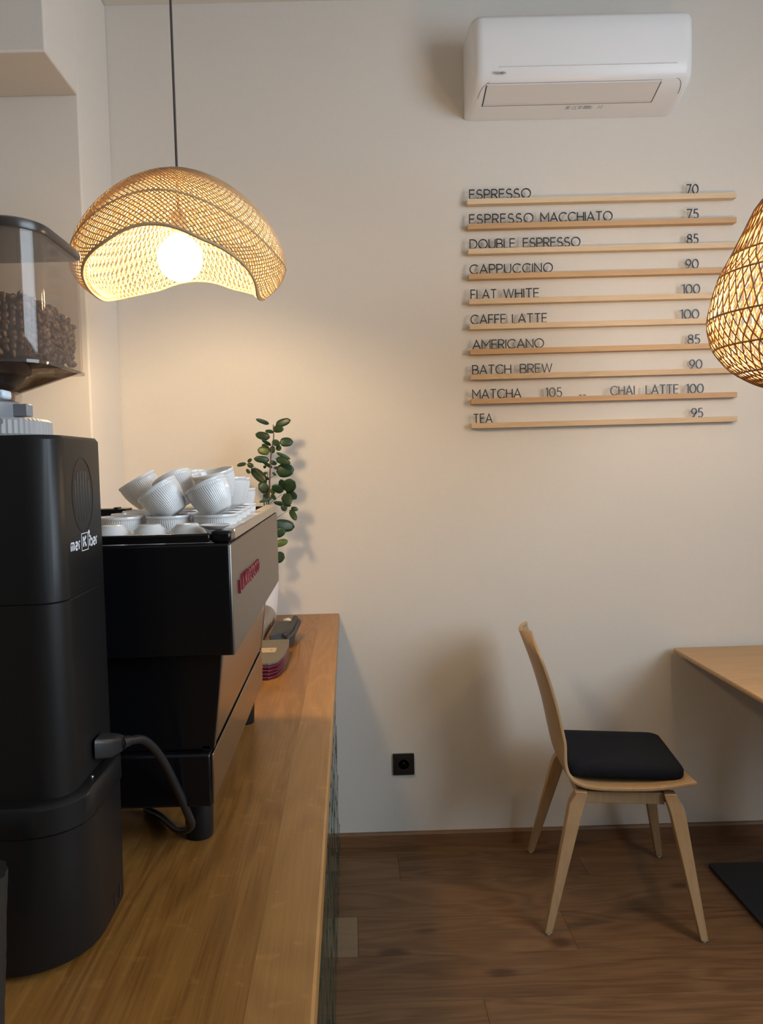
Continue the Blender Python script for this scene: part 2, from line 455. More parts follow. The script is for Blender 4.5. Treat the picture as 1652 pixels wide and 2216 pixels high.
# right wall with the shop window opening (y -1.33..1.03, z 1.27..3.09)
WY0, WY1, WZ0, WZ1 = -1.33, 1.03, 1.27, 3.09
wr = MB()
wr.box(XR, XR+.2, YF, WY0, -.05, ZC+.1); wr.box(XR, XR+.2, WY1, YW, -.05, ZC+.1)
wr.box(XR, XR+.2, WY0, WY1, -.05, WZ0); wr.box(XR, XR+.2, WY0, WY1, WZ1, ZC+.1)
struct('wall_right', wr, 'wall')
struct('ceiling', MB().box(XF-.1, XR+.1, YF-.1, YW+.1, ZC, ZC+.1), 'ceiling')
# projecting wall beside the counter, with a lower soffit box on its face
struct('wall_pier', MB().box(XF, XL, 2.606, YW, 0, ZC), 'wall', bevel=.006)
struct('trim_1', MB().box(XF, XL, 2.333, 2.606, 2.76, ZC), 'wall', bevel=.006)
# window
WYM = (WY0+WY1)/2
win = struct('window_1', at(lambda m: (m.box(XR+.06, XR+.12, WY0, WY0+.07, WZ0, WZ1), m.box(XR+.06, XR+.12, WY1-.07, WY1, WZ0, WZ1),
      m.box(XR+.06, XR+.12, WY0+.07, WY1-.07, WZ0, WZ0+.07), m.box(XR+.06, XR+.12, WY0+.07, WY1-.07, WZ1-.07, WZ1), m.box(XR+.06, XR+.12, WYM-.03, WYM+.03, WZ0+.07, WZ1-.07))), 'frame_white')
put('pane', MB().box(XR+.085, XR+.093, WY0+.07, WYM-.03, WZ0+.07, WZ1-.07), 'pane', win)
put('pane', MB().box(XR+.085, XR+.093, WYM+.03, WY1-.07, WZ0+.07, WZ1-.07), 'pane', win)
# floor: planks along x, rows of about 0.2 m
floor = struct('floor', MB().box(XF-.1, XR+.1, YF-.1, YW+.1, -.05, -.012), 'subfloor')
rows = [2.95, 2.878, 2.69, 2.478, 2.272, 2.07, 1.865]
while rows[-1] > YF: rows.append(rows[-1]-.2)
joints = {1: [.147, .83], 2: [1.75], 3: [-.012, .667], 4: [1.52], 5: [.338]}
rp = random.Random(5)
for i in range(len(rows)-1):
    y1, y0 = rows[i], rows[i+1]
    js = joints.get(i, [rp.uniform(-1.2, .2)+k*2.0 for k in range(2)])
    xs = [XF-.05]+sorted(js)
    while XR-xs[-1] > 2.2: xs.append(xs[-1]+rp.uniform(1.5, 2.1))
    xs.append(XR+.05)
    for a, b in zip(xs[:-1], xs[1:]):
        g = .0004; dz = rp.uniform(-.0006, 0)
        b_, c_ = .0009, .0004
        P = [(a+g, y0+g, -.012), (b-g, y0+g, -.012), (b-g, y1-g, -.012), (a+g, y1-g, -.012)]
        Q = [(a+g, y0+g, dz-c_), (b-g, y0+g, dz-c_), (b-g, y1-g, dz-c_), (a+g, y1-g, dz-c_)]
        T = [(a+g+b_, y0+g+b_, dz), (b-g-b_, y0+g+b_, dz), (b-g-b_, y1-g-b_, dz), (a+g+b_, y1-g-b_, dz)]
        put('plank', MB().loft([P, Q, T]), 'floor_light' if (i == 3 and abs(b+.012) < .001) else 'floor', floor)
struct('baseboard_back', MB().prism([(0,0),(.016,0),(.016,.046),(.011,.054),(0,.054)], -.075, XR, lambda a, b, c: (c, YW-a, b)), 'skirting')

# ================================================================== counter
YC0 = -.6
cab = thing('counter_cabinet', 'long counter front faced with glossy dark green tiles under the oak worktop', 'counter', (-.47, 1.2, 0))
put('carcass', MB().box(-.85, -.090, YC0+.02, YW-.003, .0, .886), 'cabinet', cab)
put('grout', MB().box(-.0899, -.0835, YC0+.02, YW-.003, .0, .886), 'grout', cab)
rt_ = random.Random(3)
th_, tw_ = .0985, .1185
tile_variants = []
for k in range(6):
    mb = MB(); hw, hh = tw_/2-.0015, th_/2-.0015
    tl = [rt_.uniform(-.0015, .0015) for _ in range(4)]
    ring0 = [(0, -hw, -hh), (0, hw, -hh), (0, hw, hh), (0, -hw, hh)]
    ring1 = [(.0058, -hw, -hh), (.0058, hw, -hh), (.0058, hw, hh), (.0058, -hw, hh)]
    ring2 = [(.0085+t, s*(hw-.006), q*(hh-.006)) for t, (s, q) in zip(tl, ((-1,-1),(1,-1),(1,1),(-1,1)))]
    mb.loft([ring0, ring1, ring2]); me = mb.mesh('tile'); me.materials.append(M['tile']); tile_variants.append(me)
ny = 26
for iy in range(ny):
    for iz in range(9):
        y = YW-.06-iy*.12-(.06 if iz % 2 else 0)
        t = put('tile', rt_.choice(tile_variants), 'tile', cab, world=False)
        t.location = Vector((-.0838, y if y-.06 > YC0 else YC0+.08, .0495+iz*.0985)) - Vector(cab.location)
wt = thing('worktop', 'continuous oak worktop running from the foreground to the back wall', 'worktop', (-.46, 1.2, .89))
edges = [-.0525, -.1265, -.345, -.47, -.60, -.73, -.862]
for a, b in zip(edges[:-1], edges[1:]):
    mb = MB(); bv = .0035 if a == edges[0] else .00012
    mb.prism([(b+.00005, .888), (a-.00005, .888), (a-.00005, .930-bv), (a-.00005-bv, .930), (b+.00017, .930), (b+.00005, .92988)], YC0, YW-.002, lambda p, q, c: (p, c, q))
    put('stave', mb, 'worktop_light' if a == edges[0] else 'worktop', wt)

# ================================================================== coffee grinder
gx0, gx1, gy0, gy1 = -.600, -.331, .858, 1.018
gr = thing('coffee_grinder', 'tall black coffee grinder with clear bean hopper at front left of worktop', 'grinder', (-.46, .93, .93))
def ring_xy(x0, x1, y0, y1, r, z, n=8): return [(a, b, z) for a, b in rrect(x0, x1, y0, y1, r, n)]
rr_ = [.036, .005, .02, .03]
up_ = MB().loft([ring_xy(gx0, gx1, gy0, gy1, rr_, 1.3625), ring_xy(gx0, gx1, gy0, gy1, rr_, 1.549), ring_xy(gx0+.003, gx1-.003, gy0+.003, gy1-.003, rr_, 1.554)])
put('upper_body', up_, 'black_plastic', gr, smooth=40)
mid_ = MB().loft([ring_xy(gx0, gx1, gy0, gy1, rr_, 1.1362), ring_xy(gx0, gx1, gy0, gy1, rr_, 1.3605), ring_xy(gx0+.002, gx1-.002, gy0+.002, gy1-.002, rr_, 1.3625)])
put('middle_body', mid_, 'black_plastic', gr, smooth=40)
rbb, rbt = [.085, .035, .03, .05], [.062, .03, .03, .04]
bx, by0, by1 = -.3175, .842, 1.030
base_ = MB().loft([ring_xy(gx0, bx-.002, by0+.002, by1-.002, rbb, .938), ring_xy(gx0, bx, by0, by1, rbb, .943), ring_xy(gx0, bx, by0, by1, rbt, 1.098)])
put('base', base_, 'black_plastic', gr, smooth=40)
lip_ = MB().loft([ring_xy(gx0, bx, by0, by1, rbt, 1.0985), ring_xy(gx0, bx+.002, by0-.002, by1+.001, rbt, 1.101), ring_xy(gx0, bx+.002, by0-.002, by1+.001, rbt, 1.130), ring_xy(gx0, bx-.001, by0+.001, by1-.002, rbt, 1.134), ring_xy(gx0, gx1+.0006, gy0-.0006, gy1+.0006, rr_, 1.136)])
put('base_collar', lip_, 'black_plastic', gr, smooth=40)
for yy_ in (.962, .984): put('vent_slot', MB().box(bx-.003, bx+.0006, yy_-.0014, yy_+.0014, .948, .966), 'letter', gr)
for k_, (qx_, qy_) in enumerate(((-.345, .882), (-.327, .925), (-.3255, 1.00))):
    put('screw', MB().lathe([(.0026, 1.1345), (.0022, 1.1368), (.0008, 1.1372)], 10, (qx_, qy_, 0)), 'metal_pin', gr, smooth=40)
for fx, fy in ((gx0+.04, gy0+.03), (gx1-.06, gy0+.02), (gx0+.04, gy1-.03), (gx1-.035, gy1-.03)):
    put('foot', MB().lathe([(.012, .9302), (.014, .939)], 14, (fx, fy, 0)), 'black_satin', gr, smooth=40)
# ventilation: recessed dark slots in a faint oval on the right-hand face
for k, (zz0, zz1) in enumerate(((1.462, 1.497), (1.455, 1.507), (1.4535, 1.508), (1.4535, 1.508), (1.455, 1.507), (1.462, 1.496))):
    y = .9235+k*.0095
    put('vent_slot', MB().box(gx1-.004, gx1+.0004, y-.0016, y+.0016, zz0-.004, zz1+.004), 'letter', gr, bevel=.0006)
ov = MB(); ribbon(ov, arc(.948, 1.482, .036, .046, 0, 360, 40), .0008, .0006, lambda a, b, c: (gx1-.0002+c, a, b))
put('vent_outline', ov, 'letter', gr)
sx_ = lambda a, b, c: (gx1-.0001+c, a, b)
lg = MB()
for word, a, b in (('mar', .8990, .9320), ('ibar', .9630, .9945)):
    for c_, x, s_ in layout(word, a, b, .0128, .0022):
        for pl in glyph(c_)[1]: ribbon(lg, [(x+p*.0128*s_, 1.4170+q*.0128) for p, q in pl], .0024, .0005, sx_)
for pl in glyph('K')[1]: ribbon(lg, [(.9425+p*.0150, 1.4180+q*.0125) for p, q in pl], .0030, .0005, sx_)
ribbon(lg, [(.9365, 1.4135), (.9590, 1.4135), (.9590, 1.4345), (.9365, 1.4345), (.9365, 1.4135)], .0009, .0005, sx_)
ribbon(lg, arc(.9635, 1.4345, .0014, .0016, 0, 360, 10), .0022, .0005, sx_)
lo = put('logo', lg, 'white_print', gr); lo['label'] = 'white lettering reading marKibar with a boxed K'
# collar parts below the hopper
hx, hy = -.460, .935
kn = MB().lathe([(.092, 1.5545), (.094, 1.557), (.094, 1.5725), (.090, 1.5755)], 320, (hx, hy, 0), ripple=lambda i, j, r: (-.0012 if (j % 4 == 0 and r > .093) else 0))
kr = put('adjustment_ring', kn, 'alu_light', gr, smooth=20); kr['label'] = 'pale knurled grinding adjustment ring'
put('ring_notch', MB().lathe([(.0042, 0), (.0042, .004)], 12, (0, 0, 0)).mesh('ring_notch'), 'letter', kr)
kr.children[0].matrix_parent_inverse = wmat(kr).inverted(); kr.children[0].location = (hx+.0655, hy-.068, 1.570); kr.children[0].rotation_euler = (R(90), 0, R(44))
put('clamp', MB().lathe([(.0615, 1.5755), (.0625, 1.577), (.0625, 1.5955), (.060, 1.5975)], 48, (hx, hy, 0)), 'alu', gr, smooth=40)
put('clamp_lug', at(lambda m: m.box(hx+.055, hx+.077, hy-.016, hy+.002, 1.579, 1.594)), 'alu', gr, bevel=.0012)
put('gate', MB().lathe([(.060, 1.5975), (.060, 1.609)], 40, (hx, hy, 0)), 'hopper', gr, smooth=40)
sl = put('slide_knob', at(lambda m: m.box(hx+.034, hx+.084, hy-.092, hy-.070, 1.5935, 1.6035)), 'knob_white', gr, bevel=.003); sl['label'] = 'pale blue slide knob'
put('slide_bar', at(lambda m: m.box(hx+.040, hx+.052, hy-.070, hy-.046, 1.5985, 1.6025)), 'alu', gr, bevel=.001)
# funnel and hopper: 3 mm walls
hp = (-.585, -.3455, .862, 1.013)
def shell_rings(specs, t):
    """closed wall: outer rings up, inner rings down"""
    out = [ring_xy(x0, x1, y0, y1, r, z) for x0, x1, y0, y1, r, z in specs]
    inn = [ring_xy(x0+t, x1-t, y0+t, y1-t, [max(q-t, .003) for q in (r if isinstance(r, list) else [r]*4)], z) for x0, x1, y0, y1, r, z in specs]
    return out + inn[::-1]
RH = [.045, .006, .02, .03]
fr_ = shell_rings([(hx-.056, hx+.056, hy-.056, hy+.056, .055, 1.6092), (hx-.062, hx+.062, hy-.060, hy+.060, .055, 1.6120), (hp[0], hp[1], hp[2], hp[3], RH, 1.6405)], .003)
fr_.append(fr_[0])
put('funnel', MB().loft(fr_, cap=False), 'funnel', gr, smooth=35)
ho_ = shell_rings([(hp[0], hp[1], hp[2], hp[3], RH, 1.6407), (hp[0]-.001, hp[1]+.001, hp[2]-.001, hp[3]+.001, RH, 1.645), (hp[0]-.001, hp[1]+.001, hp[2]-.001, hp[3]+.001, RH, 1.789)], .003)
ho_.append(ho_[0])
put('hopper', MB().loft(ho_, cap=False), 'hopper', gr, smooth=35)
put('hopper_rib', MB().loft([ring_xy(hp[0]-.003, hp[1]+.003, hp[2]-.003, hp[3]+.003, [q+.002 for q in RH], 1.6362), ring_xy(hp[0]-.0015, hp[1]+.0015, hp[2]-.0015, hp[3]+.0015, RH, 1.6362), ring_xy(hp[0]-.0015, hp[1]+.0015, hp[2]-.0015, hp[3]+.0015, RH, 1.640), ring_xy(hp[0]-.003, hp[1]+.003, hp[2]-.003, hp[3]+.003, [q+.002 for q in RH], 1.640), ring_xy(hp[0]-.003, hp[1]+.003, hp[2]-.003, hp[3]+.003, [q+.002 for q in RH], 1.6362)], cap=False), 'hopper', gr, smooth=35)
lid_ = MB().loft([ring_xy(hp[0]-.003, hp[1]+.003, hp[2]-.003, hp[3]+.003, [q+.002 for q in RH], 1.786), ring_xy(hp[0]-.004, hp[1]+.004, hp[2]-.004, hp[3]+.004, [q+.003 for q in RH], 1.7895), ring_xy(hp[0]-.003, hp[1]+.003, hp[2]-.003, hp[3]+.003, [q+.002 for q in RH], 1.796), ring_xy(hp[0]+.002, hp[1]-.002, hp[2]+.002, hp[3]-.002, RH, 1.799)])
ld = put('hopper_lid', lid_, 'hopper_lid', gr, smooth=35)
# beans
def bean_mesh(seed):
    rb_ = random.Random(seed); mb = MB(); rings = []
    nu, nv = 8, 6
    for i in range(1, nv):
        p = PI*i/nv; ring = []
        for j in range(nu):
            a = 2*PI*j/nu
            x = .0054*math.cos(p); y = .0038*math.sin(p)*math.cos(a); z = .0029*math.sin(p)*math.sin(a)
            if z < 0: z *= .55
            if abs(y) < .0006 and z < 0: z += .0010
            ring.append((x, y, z))
        rings.append(ring)
    mb.loft(rings); me = mb.mesh('coffee_bean'); me.shade_smooth(); return me
bm_d = [bean_mesh(1), bean_mesh(2)]; bm_d[0].materials.append(M['bean']); bm_d[1].materials.append(M['bean_pale'])
rbn = random.Random(11)
BL = 'roasted brown coffee bean heaped behind the clear hopper wall of the grinder'
def bean_at(x, y, z, idx=0):
    o = bpy.data.objects.new('coffee_bean', bm_d[idx]); C.objects.link(o)
    o.location = (x, y, z); o.rotation_euler = (rbn.uniform(-.9, .9)+R(90), rbn.uniform(-3, 3), rbn.uniform(-.9, .9))
    s = rbn.uniform(.9, 1.12); o.scale = (s, s, s)
    tag(o, BL, 'bean', 'coffee beans in the grinder hopper')
ix1, iy0, iy1 = hp[1]-.003, hp[2]+.003, hp[3]-.003
def heap_z(x, y): return 1.716 + .012*math.sin((x+.35)*9) - .004*max(0, (y-.95)/.06) - .008*max(0, (x+.362)/.016) + .012*max(0, min(1, (-.37-x)/.06))
rr2 = RH[0]-.003
def wall_pt(s):
    """walk along the inner hopper wall: front face, round corner, right face"""
    front = 0.075; cor = rr2*PI/2
    if s < front: return (ix1-rr2-(front-s), iy0, 0, -1)
    s -= front
    if s < cor:
        a = -PI/2 + s/rr2
        return (ix1-rr2+rr2*math.cos(a), iy0+rr2+rr2*math.sin(a), math.cos(a), math.sin(a))
    s -= cor
    return (ix1, iy0+rr2+s, 1, 0)
s = 0.0; col = 0
while s < .075+rr2*PI/2+(iy1-iy0-rr2)-.001:
    x, y, nx, ny_ = wall_pt(s); z = 1.6495 + (.0035 if col % 2 else 0)
    while z < heap_z(x, y):
        bean_at(x-nx*.0066+rbn.uniform(-.0010, .0010), y-ny_*.0066+rbn.uniform(-.0010, .0010), z+rbn.uniform(-.0025, .0025), 1 if rbn.random() < .12 else 0)
        z += .0074
    s += rbn.uniform(.0082, .0102); col += 1
hb = MB(); nxh, nyh = 40, 26
heap_pts = []
for j in range(nyh):
    for i in range(nxh):
        x = hp[0]+.015+(ix1-.016-hp[0]-.015)*i/(nxh-1); y = iy0+.013+(iy1-iy0-.026)*j/(nyh-1)
        heap_pts.append((x, y, heap_z(x, y)-.004+rbn.uniform(-.002, .002)))
nh = len(heap_pts)
hv = heap_pts + [(p[0], p[1], 1.6455) for p in heap_pts]
hf = []
for j in range(nyh-1):
    for i in range(nxh-1):
        a = j*nxh+i; hf.append((a, a+1, a+nxh+1, a+nxh)); hf.append((nh+a, nh+a+nxh, nh+a+nxh+1, nh+a+1))
for i in range(nxh-1): hf += [(i, nh+i, nh+i+1, i+1), ((nyh-1)*nxh+i+1, nh+(nyh-1)*nxh+i+1, nh+(nyh-1)*nxh+i, (nyh-1)*nxh+i)]
for j in range(nyh-1): hf += [(j*nxh, (j+1)*nxh, nh+(j+1)*nxh, nh+j*nxh), (j*nxh+nxh-1, nh+j*nxh+nxh-1, nh+(j+1)*nxh+nxh-1, (j+1)*nxh+nxh-1)]
hb.add(hv, hf)
hb.lathe([(.004, 1.600), (.052, 1.600), (.053, 1.615), (.075, 1.628), (.072, 1.644), (.004, 1.6455)], 28, (hx, hy, 0))
base_bean = bm_d[0]; bvs = [v.co.copy() for v in base_bean.vertices]; bfs = [tuple(p.vertices) for p in base_bean.polygons]
for k in range(420):
    x = rbn.uniform(hp[0]+.02, ix1-.012); y = rbn.uniform(iy0+.012, iy1-.010)
    mt = Matrix.Translation((x, y, heap_z(x, y)-.001)) @ Matrix.Rotation(rbn.uniform(0, 6), 4, 'Z') @ Matrix.Rotation(rbn.uniform(-.6, .6), 4, 'X')
    hb.add([mt @ v for v in bvs], bfs)
hs = put('coffee_bean_heap', hb, 'bean', smooth=60); hs['kind'] = 'stuff'
tag(hs, 'heap of dark roasted coffee beans filling the inside of the grinder hopper', 'coffee beans')
# power lead
pc = thing('power_cable', 'thick black power cable plugged into the grinder side and looping to the worktop', 'cable', (-.29, 1.08, .93))
put('plug', MB().loft([[(-.3265, .955+a, 1.163+b) for a, b in rrect(-.017, .017, -.013, .013, .005, 3)], [(-.312, .968+a, 1.158+b) for a, b in rrect(-.015, .015, -.012, .012, .005, 3)], [(-.306, .985+a*.7, 1.154+b*.8) for a, b in rrect(-.013, .013, -.011, .011, .005, 3)]]), 'cable', pc, smooth=50)
pth = smooth_path([(-.310, .984, 1.154), (-.303, 1.005, 1.150), (-.292, 1.035, 1.139), (-.279, 1.065, 1.105), (-.266, 1.095, 1.050), (-.256, 1.122, .995), (-.256, 1.143, .965), (-.276, 1.160, .950), (-.301, 1.20, .941), (-.327, 1.24, .937), (-.36, 1.27, .9365)], 6)
put('cord', MB().tube(pth, .0062, 10), 'cable', pc, smooth=60)
sr = MB()
for k in range(5):
    a, b = pth[k+1], pth[k+2]; d = (b-a).normalized()
    sr.tube([a-d*.0016, a+d*.0016], .0088-.0003*k, 12)
put('strain_relief', sr, 'cable', pc, smooth=40)
pr = MB()
for k in range(14, 44, 2):
    p = pth[k]; q = pth[k+1]; d = (q-p); nrm = Vector((.55, -.80, .25)).normalized(); side = d.normalized().cross(nrm)*.0011
    o_ = nrm*.0063
    pr.add([p+o_-side, p+d*.7+o_-side, p+d*.7+o_+side, p+o_+side], [(0, 1, 2, 3)])
put('cord_print', pr, 'grey_print', pc)

# ribbed dark cup cut by the left edge of the frame
rc = put('ripple_cup', MB().lathe([(.030+.012*k/12, .190*k/12) for k in range(13)], 72, (0, 0, 0), ripple=lambda i, j, r: .0011*math.sin(2*PI*(j*18/72)+i*1.1)), 'ribbed_black', smooth=60)
rc.location = (-.3885, .725, .9303)
tag(rc, 'black ripple-walled cup at the left edge in front of the grinder', 'cup')

# ================================================================== espresso machine
em = thing('espresso_machine', 'black and steel espresso machine on worktop with cups on its top', 'espresso machine', (-.43, 1.43, .93))
ex1 = -.174; ey0, ey1 = 1.100, 1.812; ex0 = -.76
# upper housing
put('side_panel', at(lambda m: m.prism([(ex0, 1.237), (ex1-.0012, 1.237), (ex1-.0012, 1.402), (ex0, 1.402)], ey0, ey0+.014, lambda a, b, c: (a, c, b))), 'black_gloss', em, bevel=.004)
put('side_panel', at(lambda m: m.prism([(ex0, 1.237), (ex1-.0012, 1.237), (ex1-.0012, 1.402), (ex0, 1.402)], ey1-.014, ey1, lambda a, b, c: (a, c, b))), 'black_gloss', em, bevel=.004)
bp_ = put('back_panel', at(lambda m: m.box(ex1-.012, ex1, ey0+.002, ey1-.002, 1.237, 1.400)), 'steel', em, bevel=.002); bp_['label'] = 'brushed taupe steel back panel with red lettering'
put('housing', at(lambda m: m.box(ex0, ex1-.013, ey0+.0145, ey1-.0145, 1.236, 1.380)), 'black_satin', em)
lgm = text_mesh([('LA', 1.162, 1.204), ('MARZOCCO', 1.216, 1.412)], .0185, .0048, .004, lambda a, b, c: (ex1-.0005+c, a, 1.320+b))
lm = put('logo', lgm, 'red', em); lm['label'] = 'raised red lettering reading LA MARZOCCO'
# cup tray rails
put('tray_rail', at(lambda m: m.box(ex0, ex1-.030, ey0, ey0+.012, 1.4035, 1.4165)), 'black_gloss', em, bevel=.003)
put('tray_rail', at(lambda m: m.box(ex1-.0295, ex1+.0005, ey0, ey0+.045, 1.4025, 1.4195)), 'black_gloss', em, bevel=.005)
put('tray_rail', at(lambda m: m.box(ex1-.026, ex1, ey0+.0455, ey1, 1.4025, 1.4195)), 'steel_rail', em, bevel=.002)
put('tray_rail', at(lambda m: m.box(ex0, ex1-.027, ey1-.012, ey1, 1.4025, 1.4165)), 'black_gloss', em, bevel=.002)
put('tray_rail', at(lambda m: m.box(ex0, ex0+.012, ey0+.0125, ey1-.0125, 1.4025, 1.4165)), 'black_gloss', em, bevel=.002)
ZT = 1.3835
put('cup_tray', at(lambda m: m.box(ex0+.013, ex1-.027, ey0+.0155, ey1-.0155, 1.3805, ZT)), 'steel_rail', em)
# lower body: leaning back panel, black end, drip box
ly0, ly1 = 1.122, 1.752
def slab(x_top, x_bot, z_top, z_bot, y0, y1, t):
    return MB().hexa([(x_bot-t, y0, z_bot), (x_bot, y0, z_bot), (x_bot, y1, z_bot), (x_bot-t, y1, z_bot), (x_top-t, y0, z_top), (x_top, y0, z_top), (x_top, y1, z_top), (x_top-t, y1, z_top)])
put('lower_back_panel', slab(-.196, -.213, 1.2355, 1.0960, ly0+.0205, ly1-.0205, .010), 'mirror_steel', em, bevel=.001)
put('panel_groove', slab(-.220, -.220, 1.0955, 1.0890, ly0+.002, ly1-.002, .010), 'black_satin', em)
put('lower_end', slab(-.1958, -.2132, 1.2355, 1.0895, ly0+.002, ly0+.02, .50), 'black_gloss', em, bevel=.002)
put('lower_end', slab(-.1958, -.2132, 1.2355, 1.0895, ly1-.02, ly1-.002, .50), 'black_gloss', em, bevel=.002)
put('lower_body', slab(-.2075, -.2245, 1.2355, 1.0895, ly0+.0205, ly1-.0205, .30), 'black_satin', em)
put('drip_box', at(lambda m: m.box(-.72, -.2165, ly0-.012, ly1, 1.0085, 1.0885)), 'black_gloss', em, bevel=.004)
put('drip_panel', slab(-.2125, -.2135, 1.0875, 1.012, ly0-.008, ly1-.004, .0035), 'mirror_steel', em, bevel=.001)
for lx, lyy in ((-.252, 1.186), (-.252, 1.712), (-.66, 1.186), (-.66, 1.712)):
    put('leg', MB().lathe([(.0205, .9303), (.0215, .932), (.0235, 1.000), (.0235, 1.0083)], 28, (lx, lyy, 0)), 'black_satin', em, smooth=40)
put('screw', MB().lathe([(.002, 0), (.002, .0015)], 10).mesh('screw'), 'metal_pin', em)
em.children[-1].location = Vector((-.196, ey0-.0012, 1.268))-em.location; em.children[-1].rotation_euler = (R(-90), 0, 0); em.children[-1].matrix_parent_inverse.identity()

# ================================================================== cups on the machine
def cup_mesh(R1=.0350, R0=.0215, Hc=.0525, n=256, ribs=64, name='cup'):
    mb = MB(); m_ = 14
    prof = [(R0*.80, 0.0), (R0, .0012)]
    for k in range(1, m_+1):
        t = k/m_
        prof.append((R0+(R1-R0)*(1-(1-t)**1.9)*.985, .0012+(Hc-.0062)*t))
    prof += [(R1+.0006, Hc-.0046), (R1+.0011, Hc-.0022), (R1+.0007, Hc), (R1-.0016, Hc), (R1-.0026, Hc-.004)]
    for k in range(7):
        t = 1-k/6; prof.append((max((R0-.003)+(R1-R0)*(1-(1-t)**1.9)*.985, .004), .006+(Hc-.014)*t))
    prof.append((.004, .0055))
    def rip(i, j, r):
        if i < 2 or i > m_: return 0.0
        return .00055*math.cos(2*PI*(j*ribs/n) + i*.75)
    mb.lathe(prof, n, ripple=rip)
    me = mb.mesh(name); me.materials.append(M['porcelain']); me.shade_smooth(); me.set_sharp_from_angle(angle=R(70)); return me
CUPL = cup_mesh()
CUPS = CUPL
def smooth_bowl():
    prof = [(.013, 0), (.016, .0006), (.0168, .002), (.0235, .008), (.0305, .019), (.0335, .031), (.0340, .043), (.0330, .0445), (.0318, .043), (.0305, .030), (.027, .018), (.018, .008), (.004, .006)]
    mb = MB().lathe(prof, 48); me = mb.mesh('cup'); me.materials.append(M['porcelain']); me.shade_smooth(); me.set_sharp_from_angle(angle=R(60)); return me
SMOOTH = smooth_bowl()
def cup(me, x, y, z, label, axis=(0, 0, 1), rot=0.0, h=.031, group='white cups on the espresso machine'):
    """x, y, z is the middle of the cup, axis points out of its mouth"""
    o = bpy.data.objects.new('cup', me); C.objects.link(o)
    q = Vector((0, 0, 1)).rotation_difference(Vector(axis).normalized())
    o.rotation_mode = 'QUATERNION'
    from mathutils import Quaternion
    o.rotation_quaternion = q @ Quaternion((0, 0, 1), rot)
    o.location = Vector((x, y, z)) - Vector(axis).normalized()*h
    return tag(o, label, 'cup', group)
zb = ZT+.0004
# inverted smooth cups along the near rail
for x, lb in ((-.3610, 'upturned smooth white cup half hidden behind the grinder'), (-.3040, 'upturned smooth white cup, middle of the three by the near rail'), (-.2470, 'upturned smooth white cup nearest the steel corner of the machine')):
    cup(SMOOTH, x, 1.1545, zb+.0445, lb, (0, 0, -1), h=0, group='upturned smooth cups on the espresso machine')
# upright ribbed cups, lowest layer
base_cups = [(-.2960, 1.240, 'ribbed white cup under the tilted cup in the front middle'), (-.2195, 1.240, 'ribbed white cup under the big tilted cup at front right'),
    (-.3720, 1.236, 'ribbed white cup with open rim half hidden behind the grinder, front one'), (-.3740, 1.312, 'ribbed white cup with open rim behind the left upturned cups'),
    (-.2980, 1.316, 'ribbed white cup in the bottom layer between the tilted cups'), (-.2215, 1.316, 'bottom cup of the second stack along the steel rail'),
    (-.2240, 1.392, 'bottom cup of the third stack along the steel rail'), (-.2265, 1.468, 'bottom cup of the fourth stack along the steel rail'),
    (-.3010, 1.392, 'ribbed white cup in the bottom layer behind the tilted front cups'), (-.3770, 1.388, 'ribbed white cup supporting the tilted cup farthest left'),
    (-.3030, 1.468, 'ribbed white cup at the back of the bottom layer'), (-.3790, 1.466, 'ribbed white cup at the back left of the bottom layer')]
for x, y, lb in base_cups: cup(CUPL, x, y, zb, lb, rot=x*40+y*9, h=0)
HM = .026
def top_cup(x, y, z, lb, ax, rot): cup(CUPL, x, y, z, lb, ax, rot, HM)
top_cup(-.2990, 1.240, 1.4585, 'tilted ribbed white cup in the front middle showing its inside', (-.56, .04, .83), 1.1)
top_cup(-.2240, 1.243, 1.4610, 'big tilted ribbed white cup at front right of the heap', (-.44, .10, .90), .4)
top_cup(-.3740, 1.390, 1.4700, 'tilted ribbed white cup farthest left with a shaded inside', (-.48, -.05, .87), 2.0)
top_cup(-.2290, 1.318, 1.4790, 'ribbed white cup at top right facing up with open mouth', (-.20, -.16, .97), .9)
top_cup(-.2240, 1.396, 1.4660, 'upright ribbed white cup on the third stack along the rail', (-.03, .02, 1), .3)
top_cup(-.2265, 1.470, 1.4640, 'upright ribbed white cup on the fourth stack along the rail', (0, .02, 1), .7)
top_cup(-.3010, 1.335, 1.4720, 'tilted ribbed white cup behind the front middle cup', (-.42, .22, .88), .2)
top_cup(-.3040, 1.440, 1.4760, 'ribbed white cup farthest back at the top of the heap', (-.16, .10, .98), .2)
cup(CUPL, -.2300, 1.575, zb, 'ribbed white cup lower down at the far end of the rail', (0, 0, 1), .5, 0)
cup(CUPL, -.2300, 1.575, zb+.031, 'topmost ribbed white cup at the far end of the rail', (0, 0, 1), .2, 0)
sc = put('saucer', MB().lathe([(.010, 0), (.012, .0006), (.021, .0050), (.0232, .0068), (.0225, .0076), (.012, .0026), (.004, .0022)], 48), 'porcelain', smooth=50)
sc.location = (-.2010, 1.1300, 1.4197)
tag(sc, 'small white saucer lying on the rail at the steel corner beside the upturned cups', 'saucer')
dk = put('tamper_box', at(lambda m: (m.box(-.520, -.445, 1.52, 1.56, ZT+.0003, 1.434), m.box(-.472, -.462, 1.522, 1.545, 1.4341, 1.437))), 'black_satin', bevel=.003)
tag(dk, 'small black box behind the cups on the machine top', 'box')

